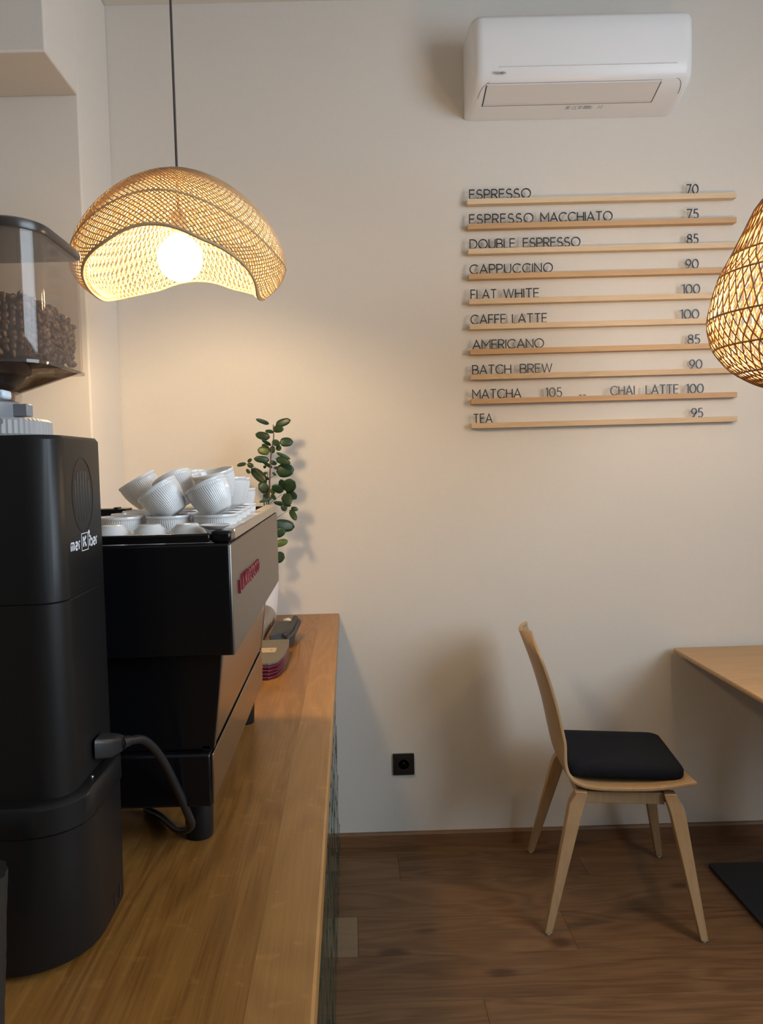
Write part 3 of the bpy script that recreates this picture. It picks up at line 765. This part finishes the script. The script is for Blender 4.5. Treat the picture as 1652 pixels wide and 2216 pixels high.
# ================================================================== things on the worktop by the wall
pot = thing('potted_plant', 'leafy green plant in white pot in the corner behind the espresso machine', 'plant', (-.335, 2.80, .93))
put('pot', MB().lathe([(.040, .9303), (.046, .932), (.060, .975), (.069, 1.060), (.071, 1.125), (.0695, 1.128), (.066, 1.125), (.064, 1.06), (.004, 1.055)], 48, (-.340, 2.80, 0)), 'pot', pot, smooth=50)
put('soil', MB().lathe([(.0630, 1.062), (.0635, 1.110), (.045, 1.114), (.004, 1.116)], 32, (-.340, 2.80, 0)), 'soil', pot, smooth=60)
stems = [[(-.318, 1.10), (-.300, 1.30), (-.298, 1.366), (-.295, 1.399), (-.291, 1.451), (-.288, 1.49), (-.283, 1.55), (-.272, 1.607), (-.271, 1.633), (-.271, 1.661)],
  [(-.335, 1.10), (-.318, 1.28), (-.315, 1.366), (-.317, 1.40), (-.304, 1.452), (-.297, 1.491)], [(-.301, 1.33), (-.291, 1.373), (-.269, 1.391), (-.248, 1.406)],
  [(-.312, 1.24), (-.293, 1.305), (-.272, 1.318), (-.245, 1.335), (-.221, 1.348)], [(-.307, 1.366), (-.294, 1.446), (-.304, 1.452)], [(-.296, 1.462), (-.28, 1.472), (-.267, 1.479)],
  [(-.315, 1.10), (-.288, 1.137), (-.285, 1.216), (-.283, 1.295)], [(-.304, 1.452), (-.335, 1.49), (-.349, 1.512), (-.376, 1.521)]]
for i, st in enumerate(stems):
    r0 = .0042 if i == 0 else (.0028 if i in (1, 6) else .0014)
    pts = smooth_path([(x, 2.80+.004*((i*3) % 5-2), z) for x, z in st], 3)
    put('stem', MB().tube(pts, [r0*(1-.65*k/len(pts)) for k in range(len(pts))], 7), 'stem', pot, smooth=60)
leaves = [(-0.287,1.664,-0.331,1.681,0.012),(-0.262,1.659,-0.207,1.676,0.022),(-0.274,1.646,-0.232,1.642,0.021),(-0.272,1.635,-0.299,1.636,0.012),(-0.286,1.615,-0.341,1.629,0.023),(-0.25,1.596,-0.202,1.597,0.027),(-0.25,1.593,-0.275,1.594,0.021),(-0.283,1.586,-0.313,1.607,0.01),(-0.289,1.563,-0.318,1.592,0.016),(-0.289,1.563,-0.333,1.571,0.025),(-0.288,1.57,-0.266,1.57,0.021),(-0.264,1.578,-0.243,1.572,0.016),(-0.264,1.559,-0.214,1.534,0.01),(-0.291,1.532,-0.345,1.539,0.02),(-0.266,1.537,-0.211,1.518,0.021),(-0.29,1.526,-0.265,1.518,0.013),(-0.281,1.503,-0.316,1.533,0.01),(-0.266,1.49,-0.202,1.496,0.04),(-0.349,1.51,-0.371,1.52,0.014),(-0.376,1.521,-0.415,1.516,0.012),(-0.369,1.528,-0.352,1.538,0.01),(-0.304,1.452,-0.362,1.503,0.029),(-0.364,1.485,-0.371,1.503,0.01),(-0.276,1.503,-0.258,1.503,0.009),(-0.24,1.424,-0.196,1.451,0.039),(-0.241,1.421,-0.248,1.462,0.021),(-0.243,1.416,-0.28,1.439,0.023),(-0.242,1.406,-0.215,1.369,0.03),(-0.23,1.419,-0.198,1.386,0.023),(-0.274,1.42,-0.29,1.415,0.018),(-0.298,1.439,-0.332,1.427,0.036),(-0.311,1.392,-0.3,1.413,0.016),(-0.282,1.394,-0.33,1.38,0.01),(-0.28,1.378,-0.218,1.361,0.013),(-0.247,1.367,-0.237,1.343,0.018),(-0.217,1.353,-0.191,1.347,0.013),(-0.219,1.348,-0.196,1.311,0.018),(-0.283,1.295,-0.208,1.282,0.036),(-0.279,1.255,-0.243,1.278,0.029),(-0.28,1.219,-0.233,1.233,0.021),(-0.287,1.174,-0.242,1.176,0.034),(-0.3,1.488,-0.315,1.479,0.009),(-0.303,1.47,-0.296,1.459,0.008),(-0.306,1.454,-0.32,1.446,0.009),(-0.287,1.407,-0.267,1.388,0.012),(-0.281,1.488,-0.265,1.475,0.008),(-0.305,1.504,-0.312,1.512,0.009)]
rl = random.Random(4)
for k, (x0, z0, x1, z1, w) in enumerate(leaves):
    ay, by = 2.80+rl.uniform(-.006, .006), 2.80+rl.uniform(-.045, .040)
    a = Vector((x0, ay, z0)); b = Vector((x1, by, z1)); d = b-a; L_ = d.length; t = d.normalized()
    side = t.cross(Vector((rl.uniform(-.12, .12), -1, rl.uniform(.0, .25)))).normalized()
    nrm = side.cross(t).normalized()
    ns = 9; vs = []; fs = []
    for i in range(ns):
        u = i/(ns-1)
        hw = w*.5*1.28*(math.sqrt(max(0, 1-abs(2*u**.88-1)**2.3)) if 0 < i < ns-1 else .10)
        c_ = a + t*(L_*u) + nrm*(-.10*L_*(u-.5)**2*2 + .05*L_)
        for q, lift in ((-1, .16), (-.5, .05), (0, 0), (.5, .05), (1, .16)):
            vs.append(c_ + side*hw*q + nrm*(-lift*hw*.6))
    for i in range(ns-1):
        for j in range(4): fs.append((i*5+j, i*5+j+1, i*5+j+6, i*5+j+5))
    lf = put('leaf', MB().add(vs, fs), 'leaf_light' if k in (9, 29, 39, 22) else 'leaf', pot, smooth=60)
    so = lf.modifiers.new('thick', 'SOLIDIFY'); so.thickness = .0007
# stack of flat pouches, chamfered front corners
POL = [(-.2345, 2.046), (-.2120, 2.070), (-.1990, 2.140), (-.1960, 2.245), (-.2010, 2.330), (-.320, 2.320), (-.335, 2.245), (-.332, 2.100), (-.310, 2.046)]
names_ = ['lowest burgundy pouch in the stack beside the espresso machine', 'second burgundy pouch from the bottom of the stack', 'third burgundy pouch from the bottom of the stack', 'fourth burgundy pouch from the bottom of the stack']
zz = .9303; tops = []
for k, nm in enumerate(names_):
    ox, oy = rl.uniform(-.002, .002), k*.004
    o = put('pouch', MB().prism([(x+ox, y+oy) for x, y in POL], zz, zz+.0082), 'burgundy', bevel=.0022)
    tag(o, nm, 'pouch', 'burgundy pouches stacked on the worktop'); zz += .0086
tp = thing('pouch', 'taupe pouch with a kraft tag on top of the burgundy stack', 'pouch', (-.265, 2.2, zz))
put('body', MB().prism([(x+.001, y+.018) for x, y in POL], zz, zz+.0082), 'taupe', tp, bevel=.002)
tg = MB(); tg.prism(rrect(-.290, -.2265, 2.176, 2.232, .006, 4), zz+.0085, zz+.0100)
put('tag', tg, 'kraft', tp)['label'] = 'pale kraft tag with a punched hole'
put('tag_hole', MB().lathe([(.0028, zz+.0085), (.0028, zz+.0103)], 12, (-.2400, 2.205, 0)), 'letter', tp)
cb = thing('folded_bag', 'charcoal folded bag lying behind the burgundy pouch stack', 'bag', (-.27, 2.47, .93))
cpts = [(-.264, 2.375), (-.255, 2.378), (-.236, 2.392), (-.205, 2.410), (-.197, 2.470), (-.196, 2.535), (-.215, 2.560), (-.245, 2.585), (-.258, 2.595), (-.264, 2.585)]
put('body', MB().loft([[(x, y, .9303) for x, y in cpts], [(x, y, .965+.012*math.sin(x*60)) for x, y in cpts], [(x*.97-.009, y*.99+.024, .984+.004*math.sin(y*50)) for x, y in cpts]]), 'charcoal', cb, bevel=.004)
for q, (dx, dz) in enumerate(((0, 0), (.010, -.012), (.003, -.026))):
    put('fold', MB().tube(smooth_path([(-.222+dx, 2.395, .972+dz), (-.205+dx, 2.45, .978+dz), (-.200+dx, 2.52, .984+dz), (-.196+dx, 2.575, .992+dz)], 4), [.006, .008, .0085, .009, .0085, .008, .0085, .009, .0095, .010, .0105, .011, .010][:13], 8), 'charcoal', cb, smooth=50)
put('lining', MB().prism([(-.238, 2.590), (-.214, 2.565), (-.206, 2.572), (-.222, 2.612)], .9303, .986), 'ac_low', cb, bevel=.001)
def coil(ctr, rad, label, pitch=.0125):
    spine = smooth_path(ctr, 150); pts = []; acc = 0
    for i in range(len(spine)):
        if i: acc += (spine[i]-spine[i-1]).length
        a = 2*PI*acc/pitch
        pts.append((spine[i].x+rad*math.cos(a), spine[i].y, .9305+.0016+rad+rad*math.sin(a)))
    tag(put('wire_coil', MB().tube(pts, .0014, 5), 'wire', smooth=70), label, 'wire coil', 'wire coils on the worktop')
coil([(-.278, 1.86, 0), (-.284, 1.94, 0), (-.289, 2.03, 0)], .042, 'shiny wire coil lying in front of the burgundy pouches by the machine')
coil([(-.3235, 2.345, 0), (-.3225, 2.47, 0), (-.318, 2.60, 0), (-.316, 2.70, 0)], .042, 'shiny wire coil lying beside the charcoal bag, nearer the plant pot')

# ================================================================== pendant lamps
def lamp_bulb(p, r, parent):
    mb = MB(); rings = []
    for i in range(1, 12):
        a = PI*i/12; rings.append((r*math.sin(a), -r*math.cos(a)))
    bl = put('bulb', MB().lathe(rings, 20, p), 'bulb', parent, smooth=180); bl['label'] = 'glowing round light bulb'
    put('lamp_holder', MB().lathe([(.020, r*.96), (.021, r+.012), (.019, r+.055), (.012, r+.062)], 20, p), 'cord', parent, smooth=40)
def weave(parent, surf, N_, twist, rad, mat, name, seg=26, t0=0.0, sides=4):
    mb = MB()
    for fam in (1, -1):
        for k in range(N_):
            th = 2*PI*k/N_
            pts = [surf(th + fam*twist*(j/seg), t0+(1-t0)*j/seg, fam*rad*.7) for j in range(seg+1)]
            mb.tube(pts, rad, sides, cap=False)
    o = put(name, mb, mat, parent, smooth=80); o['kind'] = 'stuff'; return o
def ring_part(parent, surf, t, rad, mat, name, n=72):
    pts = [surf(2*PI*j/n, t, 0) for j in range(n+1)]
    return put(name, MB().tube(pts, rad, 6, cap=False), mat, parent, smooth=80)
lx, ly_, lz = -.421, 2.0, 2.030
def lamp1(scale=1.0):
    def f(th, t, off):
        s = math.sin(th)                                  # th = -90 deg faces the camera
        phb = R(130 - 47*s*s + 3*math.cos(th))
        ph = .035 + (phb-.035)*t
        p = 1.72
        sc_ = (abs(math.sin(ph))**p + abs(math.cos(ph))**p)**(-1/p)
        if ph <= PI/2:
            r = (.270+off)*scale*sc_*math.sin(ph); z = (.240+off)*scale*sc_*math.cos(ph)
        else:                                             # the sides curl in below the widest line
            r = (.270+off)*scale*math.sin(ph); z = (.118+off)*scale*math.cos(ph)
        return (lx+r*math.cos(th), ly_+r*math.sin(th), lz+z)
    return f
pl1 = thing('pendant_lamp', 'woven rattan pendant lamp with wavy brim glowing over the counter', 'lamp', (lx, ly_, 1.94), group='rattan pendant lamps')
weave(pl1, lamp1(), 112, 1.45, .0016, 'rattan', 'outer_weave', t0=.03)
weave(pl1, lamp1(.955), 112, .42, .0016, 'rattan_in_lit', 'inner_weave', t0=.03)
put('brim', MB().tube([lamp1()(2*PI*j/96, 1.0, 0) for j in range(97)], .0042, 6, cap=False), 'rattan', pl1, smooth=80)
ring_part(pl1, lamp1(1.004), .70, .0030, 'rattan', 'hoop')
put('crown', MB().lathe([(.020, .012), (.020, .016), (.008, .020)], 20, (lx, ly_, lz+.225)), 'rattan', pl1, smooth=50)
lamp_bulb((lx, ly_, 2.052), .058, pl1)
put('cord', MB().tube([(lx, ly_, 2.16), (lx, ly_, 2.7), (lx, ly_, ZC-.02)], .0032, 8), 'cord', pl1, smooth=60)
put('canopy', MB().lathe([(.05, ZC-.025), (.055, ZC-.0005)], 28, (lx, ly_, 0)), 'cord', pl1, smooth=40)
# second lamp, onion shaped, cut by the right edge of the frame
qx, qy = 1.212, 2.0
prof2 = [(2.215, .070), (2.161, .120), (2.106, .148), (2.018, .193), (1.985, .211), (1.932, .228), (1.869, .241), (1.822, .236), (1.787, .224), (1.742, .191), (1.713, .154), (1.694, .121), (1.684, .095)]
def lamp2(scale=1.0):
    zs_ = [p[0] for p in prof2]
    sp = smooth_path([(p[1], 0, p[0]) for p in prof2], 4)
    def f(th, t, off):
        k = t*(len(sp)-1); i = min(int(k), len(sp)-2); v = sp[i].lerp(sp[i+1], k-i)
        r = (v.x+off)*scale
        return (qx+r*math.cos(th), qy+r*math.sin(th), 1.9+(v.z-1.9)*(scale*.5+.5))
    return f
pl2 = thing('pendant_lamp', 'onion-shaped woven rattan pendant lamp cut by the right edge', 'lamp', (qx, qy, 1.69), group='rattan pendant lamps')
weave(pl2, lamp2(), 58, 1.15, .0021, 'rattan_brown', 'outer_weave', seg=30)
weave(pl2, lamp2(.975), 58, .80, .0016, 'rattan_in_lit', 'inner_weave', seg=26)
for t in (.0, .235, .345, .50, .66, .80, 1.0): ring_part(pl2, lamp2(1.005), t, .0028 if 0 < t < 1 else .0045, 'rattan_brown', 'hoop')
lamp_bulb((qx, qy, 1.92), .058, pl2)
put('cord', MB().tube([(qx, qy, 2.04), (qx, qy, 2.6), (qx, qy, ZC-.02)], .0032, 8), 'cord', pl2, smooth=60)
put('canopy', MB().lathe([(.05, ZC-.025), (.055, ZC-.0005)], 28, (qx, qy, 0)), 'cord', pl2, smooth=40)

# ================================================================== air conditioner
ac = thing('air_conditioner', 'white wall-mounted air conditioner high above the menu rails', 'air conditioner', (.865, 2.85, 2.79))
ax0, ax1 = .473, 1.257
body = MB()
pr_ = [(0, .0), (.11, .012), (.196, .040), (.214, .062), (.219, .10), (.221, .20), (.219, .250), (.206, .268), (.150, .276), (0, .278)]   # (out from wall, up from 2.795)
def ac_section(x, inset, k):
    out = []
    for d, z in pr_:
        zc_ = .14
        out.append((x, YW-.001-max(0, d-inset*(1 if d > .01 else 0)), 2.795+zc_+(z-zc_)*k))
    return out
secs = []
for i in range(7):
    a = R(90*i/6); secs.append((ax0+.034*(1-math.sin(a)), .036*(1-math.cos(a)) if True else 0, 1-.05*(1-math.cos(a))))
secs = [(ax0+.040*(1-math.cos(R(90*i/6))), .050*(1-math.sin(R(90*i/6))), 1-.055*(1-math.sin(R(90*i/6)))) for i in range(7)]
allsec = [ac_section(x, ins, k) for x, ins, k in secs] + [ac_section(ax0+ax1-x, ins, k) for x, ins, k in secs[::-1]]
body.loft(allsec)
put('body', body, 'ac', ac, smooth=50)
def ac_pt(x, u, off):
    """point on the sloping underside, u = 0 front lip .. 1 wall"""
    seg = [(.214, .062), (.196, .040), (.11, .012), (0, 0)]
    ln = [0, .0285, .119, .2295]; s_ = u*ln[-1]
    for i in range(3):
        if s_ <= ln[i+1]+1e-9:
            t = (s_-ln[i])/(ln[i+1]-ln[i]); d = seg[i][0]+(seg[i+1][0]-seg[i][0])*t; z = seg[i][1]+(seg[i+1][1]-seg[i][1])*t
            tx, tz = seg[i+1][0]-seg[i][0], seg[i+1][1]-seg[i][1]; l = math.hypot(tx, tz); nx_, nz_ = -tz/l, tx/l
            return (x, YW-.001-(d+nx_*off*(-1 if nx_ < 0 else 1)), 2.795+z+nz_*off)
    return (x, YW, 2.795)
def strip(x0a, x0b, x1a, x1b, u0, u1, off0, off1, n=8):
    """plate on the underside from u0 to u1 between left line x0a->x0b and right line x1a->x1b"""
    ra = []; 
    for i in range(n+1):
        t = i/n; u = u0+(u1-u0)*t
        ra.append([ac_pt(x0a+(x0b-x0a)*t, u, off0), ac_pt(x1a+(x1b-x1a)*t, u, off0), ac_pt(x1a+(x1b-x1a)*t, u, off1), ac_pt(x0a+(x0b-x0a)*t, u, off1)])
    return MB().loft(ra)
put('louver_gap', strip(.522, .522, 1.146, 1.146, .115, .585, -.002, .0006), 'ac_dark', ac)
lv = put('louver', strip(.5265, .5265, 1.1415, 1.1415, .138, .566, .0006, .0016), 'ac_low', ac); lv['label'] = 'closed long louver flap with dark outline'
put('front_groove', at(lambda m: m.box(.565, 1.190, YW-.2225, YW-.2185, 2.8822, 2.8840)), 'ac_low', ac)
for xx in (.758, .917): put('indicator', at(lambda m: m.box(xx, xx+.010, YW-.2232, YW-.2225, 2.8824, 2.8838)), 'white_print', ac)
# curved seams at both lower corners
for sgn, x_ in ((1, ax0+.030), (-1, ax1-.030)):
    pts = [ac_pt(x_-sgn*.004*0+sgn*.030*(1-math.sin(R(90*i/8))), .10+.30*(1-math.cos(R(90*i/8))), .0004) for i in range(9)]
    put('seam', MB().tube(pts, .0007, 4), 'ac_dark', ac)
tx_ = text_mesh([('TOSHIBA', .5430, .5875)], .0075, .0017, .0006, lambda a, b, c: (a, YW-.2215-c, 2.8575+b))
lt = put('logo', tx_, 'grey_print', ac); lt['label'] = 'grey lettering reading TOSHIBA'
prn = MB(); rp_ = random.Random(8)
for gx_, gw in ((.838, .018), (.862, .0), (.884, .016), (.902, .040), (.958, .006), (.968, .006)):
    if gw == 0: continue
    for k in range(4):
        u = .635+k*.024
        prn.add([ac_pt(gx_, u, .0005), ac_pt(gx_+gw*rp_.uniform(.6, 1), u, .0005), ac_pt(gx_+gw*rp_.uniform(.6, 1), u+.010, .0005), ac_pt(gx_, u+.010, .0005)], [(0, 1, 2, 3)])
for pl in (arc(.868, .5, .006, .5, 60, 300, 10), arc(.878, .5, .006, .5, 60, 300, 10), [(.873, .5), (.876, .5)]):
    for (a0, b0), (a1, b1) in zip(pl[:-1], pl[1:]):
        P0 = Vector(ac_pt(a0, .73-b0*.09, .0005)); P1 = Vector(ac_pt(a1, .73-b1*.09, .0005))
        prn.tube([P0, P1], .0005, 4, cap=False)
put('rating_print', prn, 'grey_print', ac)

# ================================================================== menu rails and letters
words = [[('ESPRESSO', .482, .716), ('70', 1.304, 1.351)], [('ESPRESSO', .480, .724), ('MACCHIATO', .750, 1.024), ('75', 1.305, 1.351)],
 [('DOUBLE', .480, .654), ('ESPRESSO', .682, .901), ('85', 1.305, 1.350)], [('CAPPUCCINO', .478, .795), ('90', 1.300, 1.350)],
 [('FLAT', .480, .580), ('WHITE', .605, .742), ('100', 1.286, 1.355)], [('CAFFE', .478, .614), ('LATTE', .636, .771), ('100', 1.278, 1.351)],
 [('AMERICANO', .483, .757), ('85', 1.306, 1.354)], [('BATCH', .481, .630), ('BREW', .663, .787), ('90', 1.312, 1.362)],
 [('MATCHA', .479, .667), ('105', .759, .823), ('--', .887, .915), ('CHAI', 1.008, 1.102), ('LATTE', 1.144, 1.271), ('100', 1.299, 1.367)], [('TEA', .481, .555), ('95', 1.318, 1.364)]]
ztop = [2.4955, 2.4035, 2.3105, 2.2165, 2.1225, 2.028, 1.933, 1.838, 1.7455, 1.653]
keys = ['topmost', 'second', 'third', 'fourth', 'fifth', 'sixth', 'seventh', 'eighth', 'ninth', 'lowest']
drinks = ['ESPRESSO and price 70', 'ESPRESSO MACCHIATO and price 75', 'DOUBLE ESPRESSO and price 85', 'CAPPUCCINO and price 90', 'FLAT WHITE and price 100', 'CAFFE LATTE and price 100', 'AMERICANO and price 85', 'BATCH BREW and price 90', 'MATCHA and CHAI LATTE', 'TEA and price 95']
ordn = ['first', 'second', 'third', 'fourth', 'fifth', 'sixth', 'seventh', 'eighth', 'ninth', 'tenth']
LH, LW, LD = .0370, .0036, .0040
letter_cache = {}
for i, (zt, ws_) in enumerate(zip(ztop, words)):
    mb = MB()
    # grooved section: low front lip, slot, higher back
    mb.prism([(0, -.0205), (.028, -.0205), (.030, -.0195), (.030, 0), (.0270, 0), (.0270, -.0014), (.0220, -.0014), (.0220, -.0006), (0, -.002)], .4745, 1.4930, lambda a, b, c: (c, YW-.0012-a, zt+b))
    r_ = put('menu_rail', mb, 'rail_honey' if i in (1, 3, 6, 8) else 'rail')
    tag(r_, f'pale wooden menu rail carrying {drinks[i]}, {keys[i]} of ten', 'rail', 'wooden menu rails on the back wall')
    for word, a, b in ws_:
        for k, (ch, x, sx) in enumerate(layout(word, a, b, LH, LW)):
            key = (ch, round(sx, 3))
            if key not in letter_cache:
                lm_ = MB()
                for pl in glyph(ch)[1]: ribbon(lm_, [(p*LH*sx, q*(LH-LW)+LW/2) for p, q in pl], LW, LD, lambda aa, bb, cc: (aa, -cc, bb))
                me = lm_.mesh('letter'); me.materials.append(M['letter']); letter_cache[key] = me
            nm = 'letter' if ch.isalpha() else ('price_digit' if ch.isdigit() else 'dash')
            o = bpy.data.objects.new(nm, letter_cache[key]); C.objects.link(o)
            o.location = (x, YW-.0012-.0226, zt-.0012)
            if ch.isdigit(): lb = f'black digit {ch}, {ordn[k]} in price {word} on the {keys[i]} menu rail' + (' beside MATCHA' if word == '105' else '')
            elif ch.isalpha(): lb = f'black letter {ch}, {ordn[k]} in {word} on the {keys[i]} menu rail'
            else: lb = f'small black dash, {"left" if k == 0 else "right"} one of two on the ninth menu rail'
            tag(o, lb, 'letter' if ch.isalpha() else ('digit' if ch.isdigit() else 'dash'), 'black letters and digits standing on the menu rails')

# ================================================================== wall socket
so_ = thing('wall_socket', 'square black power socket low on the back wall between counter and chair', 'socket', (.184, YW, .325))
put('frame', at(lambda m: m.prism(rrect(.1425, .2255, .283, .368, .003, 3), .0006, .009, lambda a, b, c: (a, YW-c, b))), 'socket', so_, bevel=.0015)
put('insert', at(lambda m: m.prism(rrect(.1535, .2145, .294, .357, .003, 3), .0091, .0105, lambda a, b, c: (a, YW-c, b))), 'socket', so_, bevel=.0006)
wl = MB().lathe([(.020, 0), (.021, .0012), (.0225, .0012), (.0225, 0)], 32)
w_ = put('well', wl, 'socket', so_, world=False, smooth=40); w_.location = Vector((.184, YW-.0106, .3255))-so_.location; w_.rotation_euler = (R(90), 0, 0)
for dx, dz in ((-.0095, -.004), (.0095, -.004)):
    put('contact_hole', at(lambda m: m.prism(arc(.184+dx, .3255+dz, .0026, .0026, 0, 330, 11), .0106, .0110, lambda a, b, c: (a, YW-c, b))), 'letter', so_)
put('earth_pin', at(lambda m: m.prism(arc(.184, .3325, .0022, .0022, 0, 330, 11), .0106, .0150, lambda a, b, c: (a, YW-c, b))), 'metal_pin', so_)

# ================================================================== chair
ca = R(-7.39)
ch = thing('dining_chair', 'oak plywood dining chair with splayed legs facing the table', 'chair', (.861, 2.577, 0), ca)
side_pts = [(.238, .462), (.20, .4575), (.13, .4500), (.05, .4460), (-.03, .4445), (-.085, .4465), (-.122, .4545), (-.148, .4735), (-.166, .505), (-.178, .55), (-.190, .61), (-.204, .68), (-.222, .75), (-.243, .82), (-.264, .88), (-.280, .925)]
side_pts.insert(-1, (-.274, .908)); halfw = [.196, .198, .200, .200, .199, .196, .190, .184, .176, .170, .166, .166, .172, .184, .186, .150, .070]
sp = smooth_path([(x, 0, z) for x, z in side_pts], 3); hw_ = [v.x for v in smooth_path([(h, 0, 0) for h in halfw], 3)]
nv_ = 15; vs = []; fs = []
for i, (p, h) in enumerate(zip(sp, hw_)):
    back = max(0.0, min(1.0, (p.z-.46)/.12)) if p.x < -.10 else 0
    front = max(0.0, (p.x-.10)/.14)
    for j in range(nv_):
        q = -1+2*j/(nv_-1); y = q*h
        top_drop = 0.0
        vs.append((p.x + back*.024*q*q*1.2 + (1-back)*0, y, p.z + (1-back)*(.010*q*q) + front*.008*q*q - (back > .99 and i > len(sp)-4)*.0))
n_i = len(sp)
for i in range(n_i-1):
    for j in range(nv_-1): fs.append((i*nv_+j, i*nv_+j+1, (i+1)*nv_+j+1, (i+1)*nv_+j))
sh = put('seat_shell', MB().add(vs, fs), 'shell', ch, world=False, smooth=60)
sm = sh.modifiers.new('thick', 'SOLIDIFY'); sm.thickness = .011; sm.offset = -1
bvv = sh.modifiers.new('bevel', 'BEVEL'); bvv.width = .002; bvv.segments = 2; bvv.limit_method = 'ANGLE'
# fix which way the shell thickens: down and back
def quad(cx_, cy_, z, a, b, yaw_=0): return [(cx_-a, cy_-b, z), (cx_+a, cy_-b, z), (cx_+a, cy_+b, z), (cx_-a, cy_+b, z)]
for sxn, syn in ((1, -1), (-1, -1), (1, 1), (-1, 1)):
    fx, fy = .2365*sxn, .2555*syn
    tx0 = .162 if sxn > 0 else -.122
    rings = [quad(fx, fy, .006, .0115, .0115), quad(fx+(tx0+.012*sxn-fx)*.93, fy+(.190*syn-fy)*.93, .372, .0225, .019), quad(tx0+.010*sxn, .186*syn, .402, .0235, .019), quad(tx0-.004*sxn, .180*syn, .430, .019, .018), quad(tx0-.004*sxn, .180*syn, .4375, .019, .018)]
    lg_ = put('leg', MB().loft(rings), 'chair', ch, world=False, bevel=.0025)
    gl = put('glide', MB().lathe([(.0075, .0003), (.0085, .002), (.0085, .0062)], 14, (fx, fy, 0)), 'glide', lg_, world=False, smooth=40); gl['label'] = 'pale plastic glide'
put('apron', at(lambda m: m.box(-.104, .143, -.180, -.160, .396, .4335)), 'chair', ch, world=False, bevel=.002)
put('apron', at(lambda m: m.box(-.104, .143, .160, .180, .396, .4335)), 'chair', ch, world=False, bevel=.002)
put('apron', at(lambda m: m.box(.146, .166, -.162, .162, .396, .4335)), 'chair', ch, world=False, bevel=.002)
put('apron', at(lambda m: m.box(-.126, -.106, -.162, .162, .396, .4335)), 'chair', ch, world=False, bevel=.002)
cu = MB(); cx0, cx1, cy0, cy1 = -.148, .232, -.150, .196
crings = []
for z, ins in ((.4600, .016), (.4650, .004), (.4740, 0), (.4900, 0), (.4985, .004), (.5035, .013), (.5065, .035), (.5080, .075), (.5085, .12)):
    crings.append([(a, b, z+ .006*max(0, (-a)/.15)) for a, b in rrect(cx0+ins, cx1-ins, cy0+ins, cy1-ins, max(.036-ins*.2, .02), 6)])
cu.loft(crings)
cs = put('seat_cushion', cu, 'cushion', None, smooth=70)
cs.location = (.848, 2.575, 0); cs.rotation_euler = (0, 0, ca)
tag(cs, 'thin black square seat cushion lying on the oak dining chair', 'cushion')

# ================================================================== table
tb = thing('dining_table', 'oak table with tapered edge cut by the right frame edge', 'table', (1.67, 2.37, 0))
tz = .762; tx0, tx1, ty0, ty1 = 1.240, 2.10, 1.80, 2.928
def trr(x0, x1, y0, y1, z, r=.014): return [(a, b, z) for a, b in rrect(x0, x1, y0, y1, r, 4)]
top_ = MB().loft([trr(tx0+.055, tx1-.055, ty0+.055, ty1-.055, tz-.034, .01), trr(tx0+.006, tx1-.006, ty0+.006, ty1-.006, tz-.018), trr(tx0+.0015, tx1-.0015, ty0+.0015, ty1-.0015, tz-.015), trr(tx0, tx1, ty0, ty1, tz-.011), trr(tx0, tx1, ty0, ty1, tz-.004), trr(tx0+.002, tx1-.002, ty0+.002, ty1-.002, tz)])
put('tabletop', top_, 'table', tb, smooth=30)
put('base_plate', at(lambda m: m.prism(rrect(1.278, 2.00, 2.02, 2.722, .012, 4), .0004, .0125)), 'plate', tb, bevel=.002)
put('column', at(lambda m: m.box(1.63, 1.71, 2.33, 2.41, .0126, tz-.0345)), 'plate', tb, bevel=.003)
